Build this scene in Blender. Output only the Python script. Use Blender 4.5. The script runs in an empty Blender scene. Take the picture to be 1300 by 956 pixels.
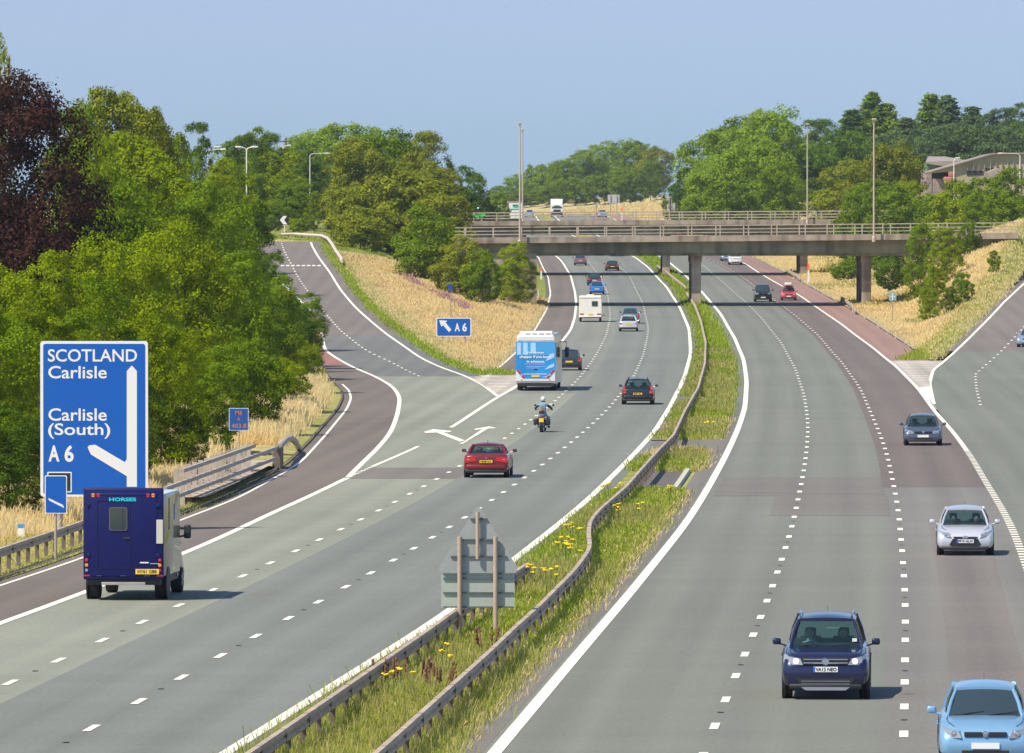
import bpy, bmesh, math, random
import numpy as np
from mathutils import Vector, Matrix
random.seed(7); rng = np.random.default_rng(11)
SC = bpy.context.scene
COL = SC.collection
PI = math.pi

# ------------------------------------------------------------------ camera model
F = 9900.0; HC = 9.95; PITCH = math.atan(180.0 / F)
def ray(u, v):
    a, b = F, 478.0 - v
    return (u - 650.0), a * math.cos(PITCH) + b * math.sin(PITCH), -a * math.sin(PITCH) + b * math.cos(PITCH)
def at(u, v, Y):
    dx, dy, dz = ray(u, v)
    return Vector((dx * Y / dy, Y, HC + dz * Y / dy))

def smooth_fn(xs, ys, sig=14.0, lo=40.0, hi=3200.0, step=2.0):
    xs = np.array(xs, float); ys = np.array(ys, float)
    o = np.argsort(xs); xs = xs[o]; ys = ys[o]
    g = np.arange(lo - 100, hi + 100, step)
    v = np.interp(g, xs, ys)
    if len(xs) > 1:
        s0 = (ys[1] - ys[0]) / max(1e-6, xs[1] - xs[0]); s1 = (ys[-1] - ys[-2]) / max(1e-6, xs[-1] - xs[-2])
        v = np.where(g < xs[0], ys[0] + s0 * (g - xs[0]), v)
        v = np.where(g > xs[-1], ys[-1] + s1 * (g - xs[-1]), v)
    k = np.exp(-0.5 * (np.arange(-int(3 * sig / step), int(3 * sig / step) + 1) * step / sig) ** 2); k /= k.sum()
    n = len(k) // 2
    vp = np.concatenate([v[0] - (v[1] - v[0]) * np.arange(n, 0, -1), v, v[-1] + (v[-1] - v[-2]) * np.arange(1, n + 1)])
    vv = np.convolve(vp, k, 'valid')
    return lambda Y: np.interp(Y, g, vv)

# road levels along the valley: motorway and the slip roads
zm = smooth_fn([0, 380, 440, 520, 623, 718, 803, 903, 1009, 1084, 1220, 1350, 1600, 1786, 2012, 2400, 3200],
               [0, 0, .1, .2, .5, 1.17, 2.1, 3.25, 4.6, 5.8, 9.0, 11.4, 13.6, 14.6, 15.2, 15.4, 15.4], 30)
zs = smooth_fn([0, 380, 440, 520, 560, 600, 660, 720, 800, 850, 882, 915, 950, 1060, 1150, 1300, 1600, 3200],
               [0, 0, .1, .2, .35, .85, 1.9, 3.2, 5.6, 7.9, 9.25, 9.85, 10.1, 11.6, 12.5, 13.5, 16, 18], 14)
def hit(u, v, zf=zm, dz=0.0):
    dx, dy, dz_ = ray(u, v); a, b = 90.0, 3000.0
    for _ in range(50):
        m = (a + b) / 2
        if float(zf(m)) + dz - (HC + dz_ / dy * m) > 0: b = m
        else: a = m
    return dx * a / dy, a
def line(pts, zf=zm, extra=(), dz=0.0, sig=12):
    P = [hit(u, v, zf, dz) for u, v in pts]
    P = sorted([(y, x) for x, y in P] + list(extra))
    return smooth_fn([p[0] for p in P], [p[1] for p in P], sig)
def off(f, d): return lambda Y: f(Y) + d

FAR = [(1200, 1.0), (1350, -4.0), (1500, -6.0), (1650, -6.0), (1786, -6.0), (1930, -12.0), (2080, -30.0), (2250, -85.0), (2900, -400.0)]
def far(o): return [(y, x + o) for y, x in FAR]
LL = line([(0,792),(113,751),(234,703),(300,675),(333,656),(398,629),(443,605),(533,567),(573,543),(632,504),(655,492),(700,452),(712,435),(724.6,419),(730,402),(731.5,386),(730,371),(724.6,350),(715,334),(706,324)], extra=far(0))
LR = line([(430.5,866),(579.5,772),(650,712),(700,674),(740.4,640),(754,628),(800.6,581.6),(830.5,549),(850,517.7),(869,479),(877,448.5),(875,417.7),(863.5,391),(846,364),(823,339),(804,324.6)], extra=far(11.0))
L12 = line([(67.4,842),(126,815),(178,791),(226.5,769.6),(268,751),(429,674.5),(477,651),(534,620),(566.7,602),(631,563.5),(666.6,539),(701.8,511.8),(722.5,493),(738,477),(754,455),(770,425),(775,400),(771,371),(761.5,350),(744,327)], extra=far(3.65))
L23 = line([(224,864),(276,834.6),(325,808),(438,746),(469.7,729.4),(523.8,697.8),(569,671),(622.4,637),(676.5,599.4),(717.4,568.4),(755,536),(776,515),(804,479),(817,450),(823.5,418),(816,384.6),(798.5,349),(774,326)], extra=far(7.3))
LS = line([(0,744),(102.5,710),(231,660),(300,634),(347,608),(381,588),(412,554),(440,520),(446,506),(443,495),(434,488),(416,462),(408,446)], zs, extra=[(720,-22.5)], sig=6)
MS = line([(622,476),(640,461),(671,431),(694,393),(699,373),(696,352),(683,325)], extra=far(-3.4)+[(505,-3.2)], sig=8)
# slip road edges
PL = line([(443,605),(460,588),(480,569),(497,548),(505,525),(508,505),(499,491),(477,478),(452,468),(431,457),(412,445)], zs, extra=[(690,-17.0),(760,-21.5),(850,-28.0),(900,-33.0)], sig=9)
PR = line([(632,503.5),(613,488.5),(588,476),(561,467),(534,454.5),(515,441),(493,426),(471,408),(452,391),(433,369),(420,347),(403,325),(394,309)], zs, extra=[(905,-23.2),(950,-25.0)], sig=8)
PM = line([(538,480),(515,470),(500,461),(466,446),(433,420.5),(409,393),(390,369),(371,338),(360,318)], zs, extra=[(905,-27.0)], sig=8)
# northbound side of the photo (right carriageway)
RL = line([(704,866),(760,799.5),(795,760),(830.5,715),(868.6,668.6),(896,625),(920,581.6),(936.6,546),(946,517.7),(948,483),(944,456),(932.7,429),(915,398.5),(892,371.5),(869,348.5),(850,333),(838,324.6)], extra=far(15.0))
RA = line([(933,860.6),(944.6,832.6),(957,806.8),(973.8,764.6),(987,728),(997,696.7),(1006,670),(1011,644.6),(1019,606.7),(1024,574.5),(1026,542),(1025,529),(1021,502),(1009.6,467.7),(992,435),(969,406),(946,383),(915,356),(896,339),(875,325)], extra=far(18.65))
RB = line([(1148.6,866),(1149.5,813.5),(1149.8,770.8),(1148,733.8),(1147,717.6),(1143,674),(1141,650),(1137,628),(1126.6,578),(1119,556),(1107.7,529),(1092,492.7),(1069,460),(1038.5,425),(1011.5,402),(992,387),(938.5,348.5),(911.5,333)], extra=far(22.3))
RC = line([(1298.7,706.6),(1289.5,680.5),(1274,649),(1253,615),(1232,578.5),(1211,549.7),(1187.5,523.5),(1165,492.7),(1138.5,466),(1107.7,441),(1069,412),(1015,375),(946,334)], extra=far(26.0), sig=10)
RS = line([(957.7,327),(1000,348),(1069,387),(1107.7,410),(1146,435),(1181,458)], extra=far(29.4)+[(480,27.2)], sig=8)
QL = line([(1187,515),(1180,487),(1184.6,469.6),(1204,454),(1242,417.7),(1273,385),(1300,360)], zs, extra=[(455,24.6),(840,58.0),(900,66)], sig=5)
QR = off(QL, 7.6)
QM = line([(1245,515),(1240,495),(1238,475),(1252,463),(1272,445),(1300,415)], zs, extra=[(760,52.0)], sig=4)

# ------------------------------------------------------------------ materials
MATS = {}
def newmat(name):
    m = bpy.data.materials.new(name); m.use_nodes = True
    nt = m.node_tree; b = nt.nodes['Principled BSDF']; return m, nt, b
def pmat(name, col, rough=.6, metal=0.0, spec=.5, coat=0.0, var=0.0, scale=8.0, bump=0.0, bscale=60.0, emit=0):
    if name in MATS: return MATS[name]
    m, nt, b = newmat(name)
    b.inputs['Base Color'].default_value = (*col, 1); b.inputs['Roughness'].default_value = rough
    b.inputs['Metallic'].default_value = metal; b.inputs['Specular IOR Level'].default_value = spec
    b.inputs['Coat Weight'].default_value = coat; b.inputs['Coat Roughness'].default_value = .05
    tc = nt.nodes.new('ShaderNodeTexCoord')
    if var > 0:
        n = nt.nodes.new('ShaderNodeTexNoise'); n.inputs['Scale'].default_value = scale; n.inputs['Detail'].default_value = 6
        nt.links.new(tc.outputs['Object'], n.inputs['Vector'])
        r = nt.nodes.new('ShaderNodeValToRGB')
        r.color_ramp.elements[0].position = .3; r.color_ramp.elements[1].position = .72
        r.color_ramp.elements[0].color = (*[c * (1 - var) for c in col], 1); r.color_ramp.elements[1].color = (*[min(1, c * (1 + var)) for c in col], 1)
        nt.links.new(n.outputs['Fac'], r.inputs['Fac']); nt.links.new(r.outputs['Color'], b.inputs['Base Color'])
    if bump > 0:
        n2 = nt.nodes.new('ShaderNodeTexNoise'); n2.inputs['Scale'].default_value = bscale; n2.inputs['Detail'].default_value = 4
        nt.links.new(tc.outputs['Object'], n2.inputs['Vector'])
        bp = nt.nodes.new('ShaderNodeBump'); bp.inputs['Strength'].default_value = bump; bp.inputs['Distance'].default_value = .02
        nt.links.new(n2.outputs['Fac'], bp.inputs['Height']); nt.links.new(bp.outputs['Normal'], b.inputs['Normal'])
    if emit:
        b.inputs['Emission Color'].default_value = (*col, 1); b.inputs['Emission Strength'].default_value = emit
    MATS[name] = m; return m
def asphalt(name, col, var=.12):
    """road surfacing: fine stone grain, large worn areas, streaks along the traffic direction"""
    m, nt, b = newmat(name); b.inputs['Roughness'].default_value = .85; b.inputs['Specular IOR Level'].default_value = .25
    tc = nt.nodes.new('ShaderNodeTexCoord')
    def noise(sc, vec_scale, det):
        mp = nt.nodes.new('ShaderNodeMapping'); mp.inputs['Scale'].default_value = vec_scale
        nt.links.new(tc.outputs['Object'], mp.inputs['Vector'])
        n = nt.nodes.new('ShaderNodeTexNoise'); n.inputs['Scale'].default_value = sc; n.inputs['Detail'].default_value = det
        nt.links.new(mp.outputs['Vector'], n.inputs['Vector']); return n.outputs['Fac']
    fine = noise(9.0, (1, .25, 1), 3); big = noise(.06, (1, .35, 1), 5); 
    ac = nt.nodes.new('ShaderNodeAttribute'); ac.attribute_name = 'across'; sxy = nt.nodes.new('ShaderNodeSeparateXYZ'); nt.links.new(tc.outputs['Object'], sxy.inputs[0])
    cb = nt.nodes.new('ShaderNodeCombineXYZ'); nt.links.new(ac.outputs['Fac'], cb.inputs['X']); my = nt.nodes.new('ShaderNodeMath'); my.operation = 'MULTIPLY'; my.inputs[1].default_value = .008; nt.links.new(sxy.outputs['Y'], my.inputs[0]); nt.links.new(my.outputs[0], cb.inputs['Y'])
    ns = nt.nodes.new('ShaderNodeTexNoise'); ns.inputs['Scale'].default_value = 1.3; ns.inputs['Detail'].default_value = 3; nt.links.new(cb.outputs[0], ns.inputs['Vector'])
    ml = nt.nodes.new('ShaderNodeMath'); ml.operation = 'MULTIPLY'; ml.inputs[1].default_value = 4 * PI / 3.65; nt.links.new(ac.outputs['Fac'], ml.inputs[0])
    cs = nt.nodes.new('ShaderNodeMath'); cs.operation = 'COSINE'; nt.links.new(ml.outputs[0], cs.inputs[0])
    st = nt.nodes.new('ShaderNodeMath'); st.operation = 'MULTIPLY_ADD'; st.inputs[1].default_value = -.16; nt.links.new(cs.outputs[0], st.inputs[0]); nt.links.new(ns.outputs['Fac'], st.inputs[2])
    streak = st.outputs[0]; joint = noise(.8, (.05, .35, 1), 2)
    def mix(a, b_, wt):
        x = nt.nodes.new('ShaderNodeMath'); x.operation = 'MULTIPLY_ADD'
        nt.links.new(a, x.inputs[0]); x.inputs[1].default_value = wt
        if isinstance(b_, float): x.inputs[2].default_value = b_
        else: nt.links.new(b_, x.inputs[2])
        return x.outputs[0]
    s = mix(fine, 0.0, .30); s = mix(big, s, .34); s = mix(streak, s, .28); s = mix(joint, s, .16)
    r = nt.nodes.new('ShaderNodeValToRGB'); r.color_ramp.elements[0].position = .36; r.color_ramp.elements[1].position = .70
    r.color_ramp.elements[0].color = (*[c * (1 - var * 1.6) for c in col], 1); r.color_ramp.elements[1].color = (*[c * (1 + var * 1.3) for c in col], 1)
    nt.links.new(s, r.inputs['Fac']); nt.links.new(r.outputs['Color'], b.inputs['Base Color'])
    MATS[name] = m; return m

A_PALE = asphalt('asphalt_pale_green', (0.241, 0.248, 0.195))
A_GREY = asphalt('asphalt_grey', (0.178, 0.186, 0.164))
A_MIDG = asphalt('asphalt_mid_green', (0.2, 0.205, 0.175))
A_BLUE = asphalt('asphalt_slip_blue', (0.157, 0.157, 0.146))
A_BROWN = asphalt('asphalt_slip_brown', (0.187, 0.159, 0.14))
A_MAUVE = asphalt('asphalt_mauve', (0.166, 0.139, 0.118))
A_RGRN = asphalt('asphalt_grey_green', (0.177, 0.182, 0.151))
A_RMAUVE = asphalt('asphalt_right_mauve', (0.157, 0.128, 0.113))
A_WARM = asphalt('asphalt_warm', (0.187, 0.177, 0.157))
A_PATCH = asphalt('asphalt_patch', (0.169, 0.156, 0.137))
A_RED = asphalt('asphalt_brick_red', (.29, .18, .145))
A_DARK = asphalt('asphalt_dark', (.13, .118, .108))
A_GORE = asphalt('gore_paving', (.42, .375, .325), .3)
PAINT = pmat('road_paint', (.84, .79, .66), .7, var=.10, scale=2.5)
def stained(name, c0, c1_, base):
    m, nt, b = newmat(name); b.inputs['Roughness'].default_value = .92; tc = nt.nodes.new('ShaderNodeTexCoord')
    def nn(vs, sc, det=6):
        mp = nt.nodes.new('ShaderNodeMapping'); mp.inputs['Scale'].default_value = vs; nt.links.new(tc.outputs['Object'], mp.inputs['Vector'])
        n = nt.nodes.new('ShaderNodeTexNoise'); n.inputs['Scale'].default_value = sc; n.inputs['Detail'].default_value = det; nt.links.new(mp.outputs['Vector'], n.inputs['Vector']); return n.outputs['Fac']
    s1 = nn((1, 1, .10), 1.1); s2 = nn((.35, 1, 1), .5); ad = nt.nodes.new('ShaderNodeMath'); ad.operation = 'ADD'; nt.links.new(s1, ad.inputs[0]); nt.links.new(s2, ad.inputs[1])
    r = nt.nodes.new('ShaderNodeValToRGB'); r.color_ramp.elements[0].position = .38; r.color_ramp.elements[1].position = .62; r.color_ramp.elements[0].color = (*c0, 1); r.color_ramp.elements[1].color = (*c1_, 1); e = r.color_ramp.elements.new(.5); e.color = (*base, 1)
    hf = nt.nodes.new('ShaderNodeMath'); hf.operation = 'MULTIPLY'; hf.inputs[1].default_value = .5; nt.links.new(ad.outputs[0], hf.inputs[0]); nt.links.new(hf.outputs[0], r.inputs['Fac']); nt.links.new(r.outputs['Color'], b.inputs['Base Color']); MATS[name] = m; return m
CONC = stained('concrete', (.17, .13, .10), (.42, .35, .27), (.31, .25, .19))
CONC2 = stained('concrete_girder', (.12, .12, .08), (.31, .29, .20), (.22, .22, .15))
GALV = pmat('galvanised_steel', (.40, .37, .34), .55, metal=.35, var=.18, scale=1.5)
RAILM = pmat('weathered_rail', (.42, .33, .245), .8, var=.25, scale=2.0)
POSTM = pmat('dark_post', (.16, .13, .10), .85, var=.2, scale=4)

def tag(o, label=None, cat=None, group=None, kind=None):
    if label: o['label'] = label
    if cat: o['category'] = cat
    if group: o['group'] = group
    if kind: o['kind'] = kind
    return o
def link(o, parent=None):
    COL.objects.link(o)
    if parent is not None: o.parent = parent
    return o
def empty(name, loc=(0, 0, 0), rz=0, rx=0):
    o = bpy.data.objects.new(name, None); o.empty_display_size = .3; COL.objects.link(o)
    o.location = loc; o.rotation_euler = (rx, 0, rz); return o
def meshobj(name, verts, faces, mat, parent=None, smooth=False):
    me = bpy.data.meshes.new(name); me.from_pydata([tuple(v) for v in verts], [], faces); me.materials.append(mat)
    if smooth: me.polygons.foreach_set('use_smooth', [True] * len(me.polygons))
    me.update(); o = bpy.data.objects.new(name, me); return link(o, parent)
def npmesh(name, V, Fc, mat, parent=None):
    """V (n,3) float, Fc (m,k) int, fast"""
    me = bpy.data.meshes.new(name); n, k = Fc.shape
    me.vertices.add(len(V)); me.vertices.foreach_set('co', V.astype(np.float32).ravel())
    me.loops.add(n * k); me.loops.foreach_set('vertex_index', Fc.astype(np.int32).ravel())
    me.polygons.add(n); me.polygons.foreach_set('loop_start', np.arange(0, n * k, k, dtype=np.int32))
    me.update(calc_edges=True); me.materials.append(mat)
    o = bpy.data.objects.new(name, me); return link(o, parent)

class MB:
    def __init__(s): s.v = []; s.f = []; s.M = Matrix.Identity(4)
    def add(s, vs, fs):
        n = len(s.v); s.v += [s.M @ Vector(p) for p in vs]; s.f += [tuple(i + n for i in f) for f in fs]; return s
    def box(s, x0, x1, y0, y1, z0, z1, bev=0.0):
        if bev > 0:
            bm = bmesh.new(); bmesh.ops.create_cube(bm, size=1)
            for v in bm.verts: v.co = Vector(((x0 + x1) / 2 + v.co.x * (x1 - x0), (y0 + y1) / 2 + v.co.y * (y1 - y0), (z0 + z1) / 2 + v.co.z * (z1 - z0)))
            bmesh.ops.bevel(bm, geom=list(bm.edges), offset=bev, segments=3, affect='EDGES', profile=.5)
            bm.verts.index_update(); s.add([v.co.copy() for v in bm.verts], [[v.index for v in f.verts] for f in bm.faces]); bm.free(); return s
        return s.add([(x0,y0,z0),(x1,y0,z0),(x1,y1,z0),(x0,y1,z0),(x0,y0,z1),(x1,y0,z1),(x1,y1,z1),(x0,y1,z1)],
                     [(0,3,2,1),(4,5,6,7),(0,1,5,4),(1,2,6,5),(2,3,7,6),(3,0,4,7)])
    def tube(s, pts, r, n=8, r2=None):
        pts = [Vector(p) for p in pts]; N = len(pts); vs = []
        for i, p in enumerate(pts):
            d = (pts[min(i + 1, N - 1)] - pts[max(i - 1, 0)]).normalized()
            a = d.cross(Vector((0, 0, 1)));
            if a.length < 1e-3: a = Vector((1, 0, 0))
            a.normalize(); b = a.cross(d).normalized()
            rr = r if r2 is None else r + (r2 - r) * i / (N - 1)
            vs += [p + a * math.cos(2 * PI * k / n) * rr + b * math.sin(2 * PI * k / n) * rr for k in range(n)]
        fs = [(i * n + k, i * n + (k + 1) % n, (i + 1) * n + (k + 1) % n, (i + 1) * n + k) for i in range(N - 1) for k in range(n)]
        fs += [tuple(range(n))[::-1], tuple((N - 1) * n + k for k in range(n))]
        return s.add(vs, fs)
    def lathe(s, prof, n=24, axis='z', c=(0, 0, 0)):
        """profile of (radius, height) turned about an axis"""
        vs = []
        for r, h in prof:
            for k in range(n):
                a = 2 * PI * k / n; q = (r * math.cos(a), r * math.sin(a), h)
                if axis == 'x': q = (q[2], q[0], q[1])
                if axis == 'y': q = (q[0], q[2], q[1])
                vs.append((q[0] + c[0], q[1] + c[1], q[2] + c[2]))
        N = len(prof); fs = [(i * n + k, i * n + (k + 1) % n, (i + 1) * n + (k + 1) % n, (i + 1) * n + k) for i in range(N - 1) for k in range(n)]
        fs += [tuple(range(n))[::-1], tuple((N - 1) * n + k for k in range(n))]
        return s.add(vs, fs)
    def prism(s, poly, y0, y1):
        """polygon in XZ, extruded along Y"""
        n = len(poly)
        return s.add([(x, y0, z) for x, z in poly] + [(x, y1, z) for x, z in poly],
                     [tuple(range(n)), tuple(range(n, 2 * n))[::-1]] + [(i, i + n, (i + 1) % n + n, (i + 1) % n) for i in range(n)])
    def panel(s, a, b, c, d, bulge=(0, 0, 0), n=8):
        a, b, c, d, bu = map(Vector, (a, b, c, d, bulge)); vs = []
        for j in range(n + 1):
            for i in range(n + 1):
                p, q = i / n, j / n
                vs.append(a * (1 - p) * (1 - q) + b * p * (1 - q) + c * p * q + d * (1 - p) * q + bu * (1 - (2 * p - 1) ** 2) * (1 - .6 * (2 * q - 1) ** 2))
        return s.add(vs, [(j * (n + 1) + i, j * (n + 1) + i + 1, (j + 1) * (n + 1) + i + 1, (j + 1) * (n + 1) + i) for j in range(n) for i in range(n)])
    def loft(s, rings, cap=True):
        n = len(rings[0]); vs = [p for r in rings for p in r]
        fs = [(i * n + k, i * n + (k + 1) % n, (i + 1) * n + (k + 1) % n, (i + 1) * n + k) for i in range(len(rings) - 1) for k in range(n)]
        if cap: fs += [tuple(range(n))[::-1], tuple((len(rings) - 1) * n + k for k in range(n))]
        return s.add(vs, fs)
    def ball(s, c, r, n=12, sc=(1, 1, 1)):
        pr = [(max(1e-4, r * math.sin(PI * i / n)), -r * math.cos(PI * i / n)) for i in range(n + 1)]
        m = MB().lathe(pr, n * 2); vs = [(c[0] + p.x * sc[0], c[1] + p.y * sc[1], c[2] + p.z * sc[2]) for p in m.v]
        return s.add(vs, m.f)
    def build(s, name, mat, parent=None, smooth=False, ang=35):
        me = bpy.data.meshes.new(name); me.from_pydata([tuple(v) for v in s.v], [], s.f); me.materials.append(mat)
        bm = bmesh.new(); bm.from_mesh(me); bmesh.ops.recalc_face_normals(bm, faces=bm.faces)
        if smooth:
            for f in bm.faces: f.smooth = True
            for e in bm.edges:
                if len(e.link_faces) == 2 and e.calc_face_angle(0) > math.radians(ang): e.smooth = False
        bm.to_mesh(me); bm.free(); me.update()
        return link(bpy.data.objects.new(name, me), parent)
def copy_tree(o, parent=None):
    c = o.copy(); COL.objects.link(c); c.parent = parent
    for ch in [x for x in bpy.data.objects if x.parent == o]: copy_tree(ch, c)
    return c
def textmesh(s, x0, x1, z0, z1, y=0, depth=.004, bold=.0, space=1.0, cap=None):
    """text fitted to a box in the XZ plane, facing -Y; returns MB"""
    cu = bpy.data.curves.new('t', 'FONT'); cu.body = s; cu.size = 1; cu.extrude = 0; cu.offset = bold; cu.space_character = space
    cu.resolution_u = 4
    ob = bpy.data.objects.new('t', cu); COL.objects.link(ob)
    me = bpy.data.meshes.new_from_object(ob); COL.objects.unlink(ob); bpy.data.objects.remove(ob); bpy.data.curves.remove(cu)
    V = np.array([v.co[:] for v in me.vertices]); fs = [tuple(p.vertices) for p in me.polygons]; bpy.data.meshes.remove(me)
    mn, mx = V.min(0), V.max(0)
    lo, hi = (mn[1], mx[1]) if cap is None else cap
    X = x0 + (V[:, 0] - mn[0]) / (mx[0] - mn[0]) * (x1 - x0); Z = z0 + (V[:, 1] - lo) / (hi - lo) * (z1 - z0)
    n = len(V); m = MB()
    m.add([(X[i], y, Z[i]) for i in range(n)], fs)
    return m

# ------------------------------------------------------------------ ground regions and roads
def ystations(y0, y1):
    a = [y0]
    while a[-1] < y1:
        st = 2.0 if a[-1] < 260 else (3.0 if a[-1] < 520 else (4.0 if a[-1] < 1100 else 12.0))
        a.append(min(y1, a[-1] + st))
    return np.array(a)
def strip(name, fl, fr, y0, y1, zf, dz, mat, nx=2, kind='structure'):
    Y = ystations(y0, y1); L = fl(Y); R = fr(Y); R = np.maximum(L + .02, R); V = []
    for i in range(nx + 1):
        t = i / nx; V.append(np.stack([L + (R - L) * t, Y, zf(Y) + dz], 1))
    V = np.stack(V, 1).reshape(-1, 3); n = len(Y); k = nx + 1
    j, i = np.meshgrid(np.arange(n - 1), np.arange(nx), indexing='ij'); a = (j * k + i).ravel()
    o = npmesh(name, V, np.stack([a, a + 1, a + 1 + k, a + k], 1), mat)
    d = o.data.attributes.new('across', 'FLOAT', 'POINT'); ref = RB if float(np.mean(L)) > float(np.mean(LR(Y))) else L12
    d.data.foreach_set('value', (V[:, 0] - ref(V[:, 1])).astype(np.float32))
    if kind: o['kind'] = kind
    return o
def const(c): return lambda Y: np.full_like(np.asarray(Y, float), c)
def vY(v, zf=zm): return hit(650, v, zf)[1]
Y0 = 70.0
PXL = lambda Y: np.where(Y < 560, np.maximum(PL(Y), -99), PL(Y))      # nearside edge of the slip road
def LEFTK(Y):                                                        # outer kerb of the near hard shoulder
    return np.minimum(LS(Y) - .45, PL(Y) - .4)
def ISL_L(Y): return PR(Y) + 1.1                                      # island (grass between slip and motorway)
def ISL_R(Y): return MS(Y) - .5
NOSE_L = vY(477); NOSE_R = vY(458)
# Left side sheets
YG = vY(503)
strip('hard_shoulder', LEFTK, lambda Y: np.where(Y < vY(605), LL(Y), PL(Y)), Y0, vY(463, zs), zs, .004, A_MAUVE)
strip('hard_shoulder', LEFTK, PL, vY(463, zs), 884, zs, .004, asphalt('asphalt_red_patch', (.30, .14, .115)))
BND = lambda Y: L12(Y) + .75
strip('road', LL, BND, Y0, vY(605), zm, .006, A_PALE)
strip('slip_road', PL, LL, vY(605), YG, zs, .006, A_PALE)
strip('road', LL, BND, vY(605), 480, zm, .006, A_PALE)
strip('road', LL, BND, 480, 2900, zm, .006, A_MIDG)
strip('slip_road', PL, lambda Y: np.minimum(ISL_L(Y), LL(Y)), YG, vY(478, zs), zs, .006, A_PALE)
strip('slip_road', PL, ISL_L, vY(478, zs), vY(426, zs), zs, .006, A_BLUE)
strip('slip_road', PL, ISL_L, vY(426, zs), 884, zs, .006, A_BROWN)
strip('road', BND, lambda Y: LR(Y) + .5, Y0, 2900, zm, .006, A_GREY)
strip('hard_shoulder', MS, LL, NOSE_L, 2900, zm, .006, A_MAUVE)
strip('hard_shoulder', lambda Y: MS(Y) - .5, MS, NOSE_L, 2900, zm, .004, A_DARK, 1)
strip('gore_paving', lambda Y: np.minimum(PR(Y) , LL(Y) - .02), LL, YG, NOSE_L + 2, zm, .010, A_GORE)
strip('road_patch', lambda Y: np.where(Y < 1e9, LL(Y) - 0.2, 0), BND, vY(608), vY(594), zm, .011, A_PATCH)
# right side sheets
strip('road', lambda Y: RL(Y) - .9, lambda Y: RB(Y) - .45, Y0, 2900, zm, .006, A_RGRN)
strip('road', lambda Y: RB(Y) - .45, RC, vY(619), 2900, zm, .006, A_RMAUVE)
strip('road', lambda Y: RB(Y) - .45, RC, Y0, vY(619), zm, .006, A_WARM)
strip('road', RC, lambda Y: RC(Y) + 9.5, Y0, vY(560), zm, .006, A_RGRN)
strip('slip_road', lambda Y: np.maximum(QL(Y), RC(Y)), lambda Y: QL(Y) + 9.0, vY(560), vY(446, zs), zs, .006, A_RGRN)
strip('slip_road', lambda Y: QL(Y) - .9, QR, vY(446, zs), 900, zs, .006, A_BROWN)
strip('hard_shoulder', RC, RS, NOSE_R, 2900, zm, .008, A_RED)
strip('gore_paving', RC, lambda Y: np.maximum(QL(Y), RC(Y) + .02), vY(520), NOSE_R, zm, .010, A_GORE)
strip('road_patch', lambda Y: RL(Y) + .4, lambda Y: RB(Y) - .45, vY(630), vY(606), zm, .011, A_PATCH)
strip('road_patch', lambda Y: RA(Y) - .9, lambda Y: RB(Y) - .3, vY(655), vY(630), zm, .011, A_PATCH)
strip('road_patch', lambda Y: RB(Y) + 1.0, lambda Y: RC(Y) - .9, Y0, vY(664), zm, .011, asphalt('asphalt_wheel_worn', (0.179, 0.157, 0.141), .16))
# ---- painted markings
def merge_lines(name, items, mat=PAINT, dz=.016):
    """items: (xf, width, y0, y1, zf, dash, gap, phase)"""
    V, Fs = [], []
    def seg(xf, w, a, b, zf, step=3.0):
        Y = np.arange(a, b, step); Y = np.append(Y, b) if len(Y) == 0 or b - Y[-1] > .05 else Y
        if len(Y) < 2: Y = np.array([a, b])
        X = xf(Y); Z = zf(Y) + dz; n0 = len(V)
        for i in range(len(Y)):
            V.append((X[i] - w / 2, Y[i], Z[i])); V.append((X[i] + w / 2, Y[i], Z[i]))
        for i in range(len(Y) - 1): Fs.append((n0 + 2 * i, n0 + 2 * i + 1, n0 + 2 * i + 3, n0 + 2 * i + 2))
    for xf, w, y0, y1, zf, dash, gap, ph in items:
        if not dash: seg(xf, w, y0, y1, zf); continue
        m = dash + gap; k = math.floor((y0 - ph) / m); y = ph + k * m
        while y < y1:
            if y >= y0: seg(xf, w, y, min(y + dash, y1), zf)
            y += m
    o = npmesh(name, np.array(V), np.array(Fs), mat); o['kind'] = 'structure'; return o
merge_lines('lane_marking', [
    (LL, .26, Y0, vY(607), zm, 0, 0, 0), (LL, .2, vY(592), vY(567), zm, 0, 0, 0), (LL, .2, vY(606), vY(592), zm, 1, 1, 0),
    (LL, .24, vY(543), 2900, zm, 0, 0, 0), (LR, .26, Y0, 2900, zm, 0, 0, 0),
    (L12, .17, Y0, 2900, zm, 2, 7, 190.0), (L23, .17, Y0, 2900, zm, 2, 7, 219.0),
    (off(LS, .0), .13, Y0, vY(488, zs), zs, 0, 0, 0), (MS, .16, NOSE_L, 2900, zm, 0, 0, 0),
    (PL, .24, vY(606), 883, zs, 0, 0, 0), (PR, .22, vY(503), 881, zs, 0, 0, 0),
    (PM, .15, vY(480, zs), 880, zs, 2, 4, 0),
    (RL, .28, Y0, 2900, zm, 0, 0, 0), (RA, .18, Y0, 2900, zm, 2, 7, 192.6), (RB, .18, Y0, 2900, zm, 2, 7, 190.1),
    (RC, .22, vY(572), 2900, zm, 0, 0, 0), (RC, .26, Y0, vY(572), zm, 1, 1, 0),
    (QL, .22, vY(513), 900, zs, 0, 0, 0), (QM, .16, vY(515), 760, zs, 2, 7, 0),
])
def px_poly(name, polys, zf=zm, dz=.018, mat=PAINT):
    V, Fs = [], []
    for p in polys:
        n0 = len(V)
        for u, v in p:
            x, y = hit(u, v, zf); V.append((x, y, float(zf(y)) + dz))
        Fs.append(tuple(range(n0, len(V))))
    o = meshobj(name, V, Fs, mat); o['kind'] = 'structure'; return o
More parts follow.
